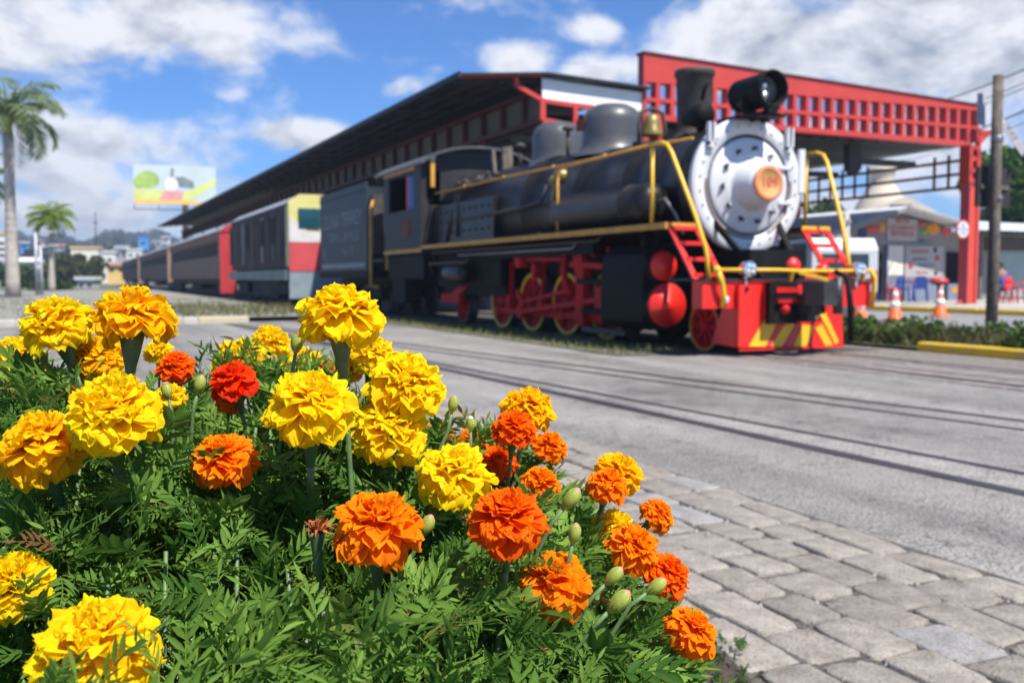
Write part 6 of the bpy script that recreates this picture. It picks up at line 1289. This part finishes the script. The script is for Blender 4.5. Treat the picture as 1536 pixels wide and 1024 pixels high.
# buds and spent heads
def bud(px, py, w, lean, label, tip="budtip", spent=False, d=None):
    w *= .86
    d = d or {0: 1.0}.get(0) * (1.05 if py < 700 else .92); rad = w * d / FPX / 2; p = at(px, py, d); ax = axis_of(lean * 1.9, .05, p)
    t = thing("marigold_bud", p, label, "flower bud", "unopened marigold buds"); ORG[t.name] = Vector((0, 0, 0)); b = MB(); k = rad
    prof = [(.3 * k, -1.9 * k), (.62 * k, -1.4 * k), (.95 * k, -.6 * k), (1.0 * k, 0), (.93 * k, .6 * k), (.66 * k, 1.15 * k)] + ([(.6 * k, 1.2 * k)] if spent else [])
    b.lathe((0, 0, 0), ax, prof, 16)
    for a in range(7):   # ribs of the involucre
        th = 6.283 * a / 7; x, y = b.frame(ax); b.tube([ax * h + (x * math.cos(th) + y * math.sin(th)) * r_ * .98 for r_, h in prof[1:]], .06 * k, 5)
    b.build("bud_case", "bud", t)
    b = MB(); b.lathe((0, 0, 0), ax, [(.64 * k, 1.1 * k), (.72 * k if spent else .42 * k, 1.4 * k), (.5 * k if spent else .12 * k, 1.6 * k), (1e-4, 1.55 * k)], 14); b.build("bud_tip", tip, t)
    r, dd = w2c(p); fr, fd = r * .82 - .075, dd + .01; zf = float(hf(np.array(fr), np.array(fd))) - .1; foot = Vector(c2w(fr, fd, max(.05, min(zf, p.z - .12)))) - p; p0 = -ax * 1.8 * k
    b = MB(); b.tube([p0, p0 - ax * .02, (p0 - ax * .05 + foot) / 2 + Vector((0, 0, .015)), foot], [.3 * k, .0022, .002, .002], 7); b.build("stem", "stem", t)
for a in [(641, 786, 24, .25, "pinkish-tipped green bud right of the large orange bloom in the lower centre"), (930, 900, 30, .5, "plump green bud pointing right, below the orange bloom with golden centre"), (986, 878, 24, .7, "long green bud with pink tip below the red-orange bloom on the right flank"),
          (599, 920, 24, .35, "olive bud on a leaning stem under the large orange bloom"), (748, 936, 24, .5, "olive bud leaning right at the bottom centre"), (318, 850, 20, .1, "pink-topped spent head on a thin stem left of the lower centre", "budtip", True), (300, 575, 20, .15, "green bud standing beside the small orange-red bloom at the upper left"),
          (250, 585, 18, -.1, "slim pink-tipped spent head left of the upper-left green bud", "budtip", True), (858, 746, 26, .4, "round green bud below the twin orange blooms over the cobbles"), (862, 798, 22, .1, "small pale green bud under the round green one"), (446, 512, 22, .1, "green bud with an orange tip beside the tallest yellow bloom", "dryorange"),
          (886, 1012, 26, .6, "olive bud at the bottom edge on the right"), (386, 929, 16, .0, "small round green bud in the foliage at the bottom"), (680, 604, 18, .1, "pink-tipped bud at the bed's top edge against the road"), (706, 634, 16, .0, "pale whitish bud on the right shoulder of the bed", "signwhite"), (922, 862, 24, .5, "blue-green bud between two orange blooms on the right flank"), (690, 960, 20, .2, "tiny bud just showing orange petals at the bottom centre", "dryorange", True)]: bud(*a)
def withered(px, py, w, d, ln, mtl, label):
    rad = w * d / FPX / 2; p = at(px, py, d); ax = axis_of(.0, .1, p); t = thing("withered_marigold", p, label, "flower", "withered marigold heads"); ORG[t.name] = Vector((0, 0, 0)); b = MB()
    for k in range(46):
        az = rng.uniform(0, 6.28); e = rng.uniform(.3, 1.5); q = Vector((math.cos(az) * math.cos(e), math.sin(az) * math.cos(e), math.sin(e))); l = rad * rng.uniform(.7, 1.15); c = Vector(rng.normal(0, .25, 3)); s_ = q.cross(Vector((0, 0, 1))).normalized() * rad * rng.uniform(.05, .13)
        p0 = q * rad * .25; p1 = q * l * .7 + c * rad * .3; p2 = q * l + c * rad * .9 - Vector((0, 0, rad * .2)); o = len(b.v); b.add([p0 - s_, p0 + s_, p1 + s_ * 1.3, p1 - s_ * 1.3, p2 + s_ * .4, p2 - s_ * .4], [(0, 1, 2, 3), (3, 2, 4, 5)], True)
    b.build("dry_petals", mtl, t); calyx_stem(t, p, ax, rad * 1.15, ln)
withered(476, 800, 58, .88, 1.7, "dryorange", "withered orange-brown head on a long green calyx left of the large orange bloom"); withered(624, 935, 60, .9, 1.0, "dry", "dry brown flower head low in the foliage under the large orange bloom"); withered(808, 978, 52, .9, 1.0, "dry", "dry brown flower head at the bottom right of the foliage"); withered(666, 655, 30, 1.22, 1, "dry", "dark shrivelled centre in front of the fading orange bloom")
p1 = rng.uniform((.33, 1.3), (.54, 2.3), (260, 2)); w_ = c2w(p1[:, 0], p1[:, 1], np.full(260, .03)); tv, tf, tt = leaf_template(4, 9, .07)
tag(npobj("bed_weeds", npmesh("bed_weeds", *scatter(tv, tf, w_, rotmats(rng.normal(size=(260, 3)) * .8 + np.array([0, 0, .6]), rng.normal(0, 1, 260)), rng.uniform(.02, .05, 260), np.array((.07, .13, .03)) * rng.uniform(.6, 1.6, (260, 1)), tt), "leaf", True)), "small green weeds on the bare soil at the foot of the marigolds", "weeds", kind="stuff")
# ------------------------------------------------------------------ the air between here and the hill
hm = bpy.data.materials.new("haze_air"); hm.use_nodes = True; n_, l_ = nt(hm); n_.clear()
pv = n_.new("ShaderNodeVolumePrincipled"); pv.inputs["Color"].default_value = (.72, .82, 1, 1); pv.inputs["Density"].default_value = .0007; pv.inputs["Anisotropy"].default_value = .2
ou = n_.new("ShaderNodeOutputMaterial"); l_.new(pv.outputs[0], ou.inputs["Volume"])
b = MB(); b.box(-1190, 1190, -190, 1190, -1.03, 62); tag(b.build("haze", hm), "thin pale blue air in front of the distant hill", "haze", kind="stuff")
#@@END
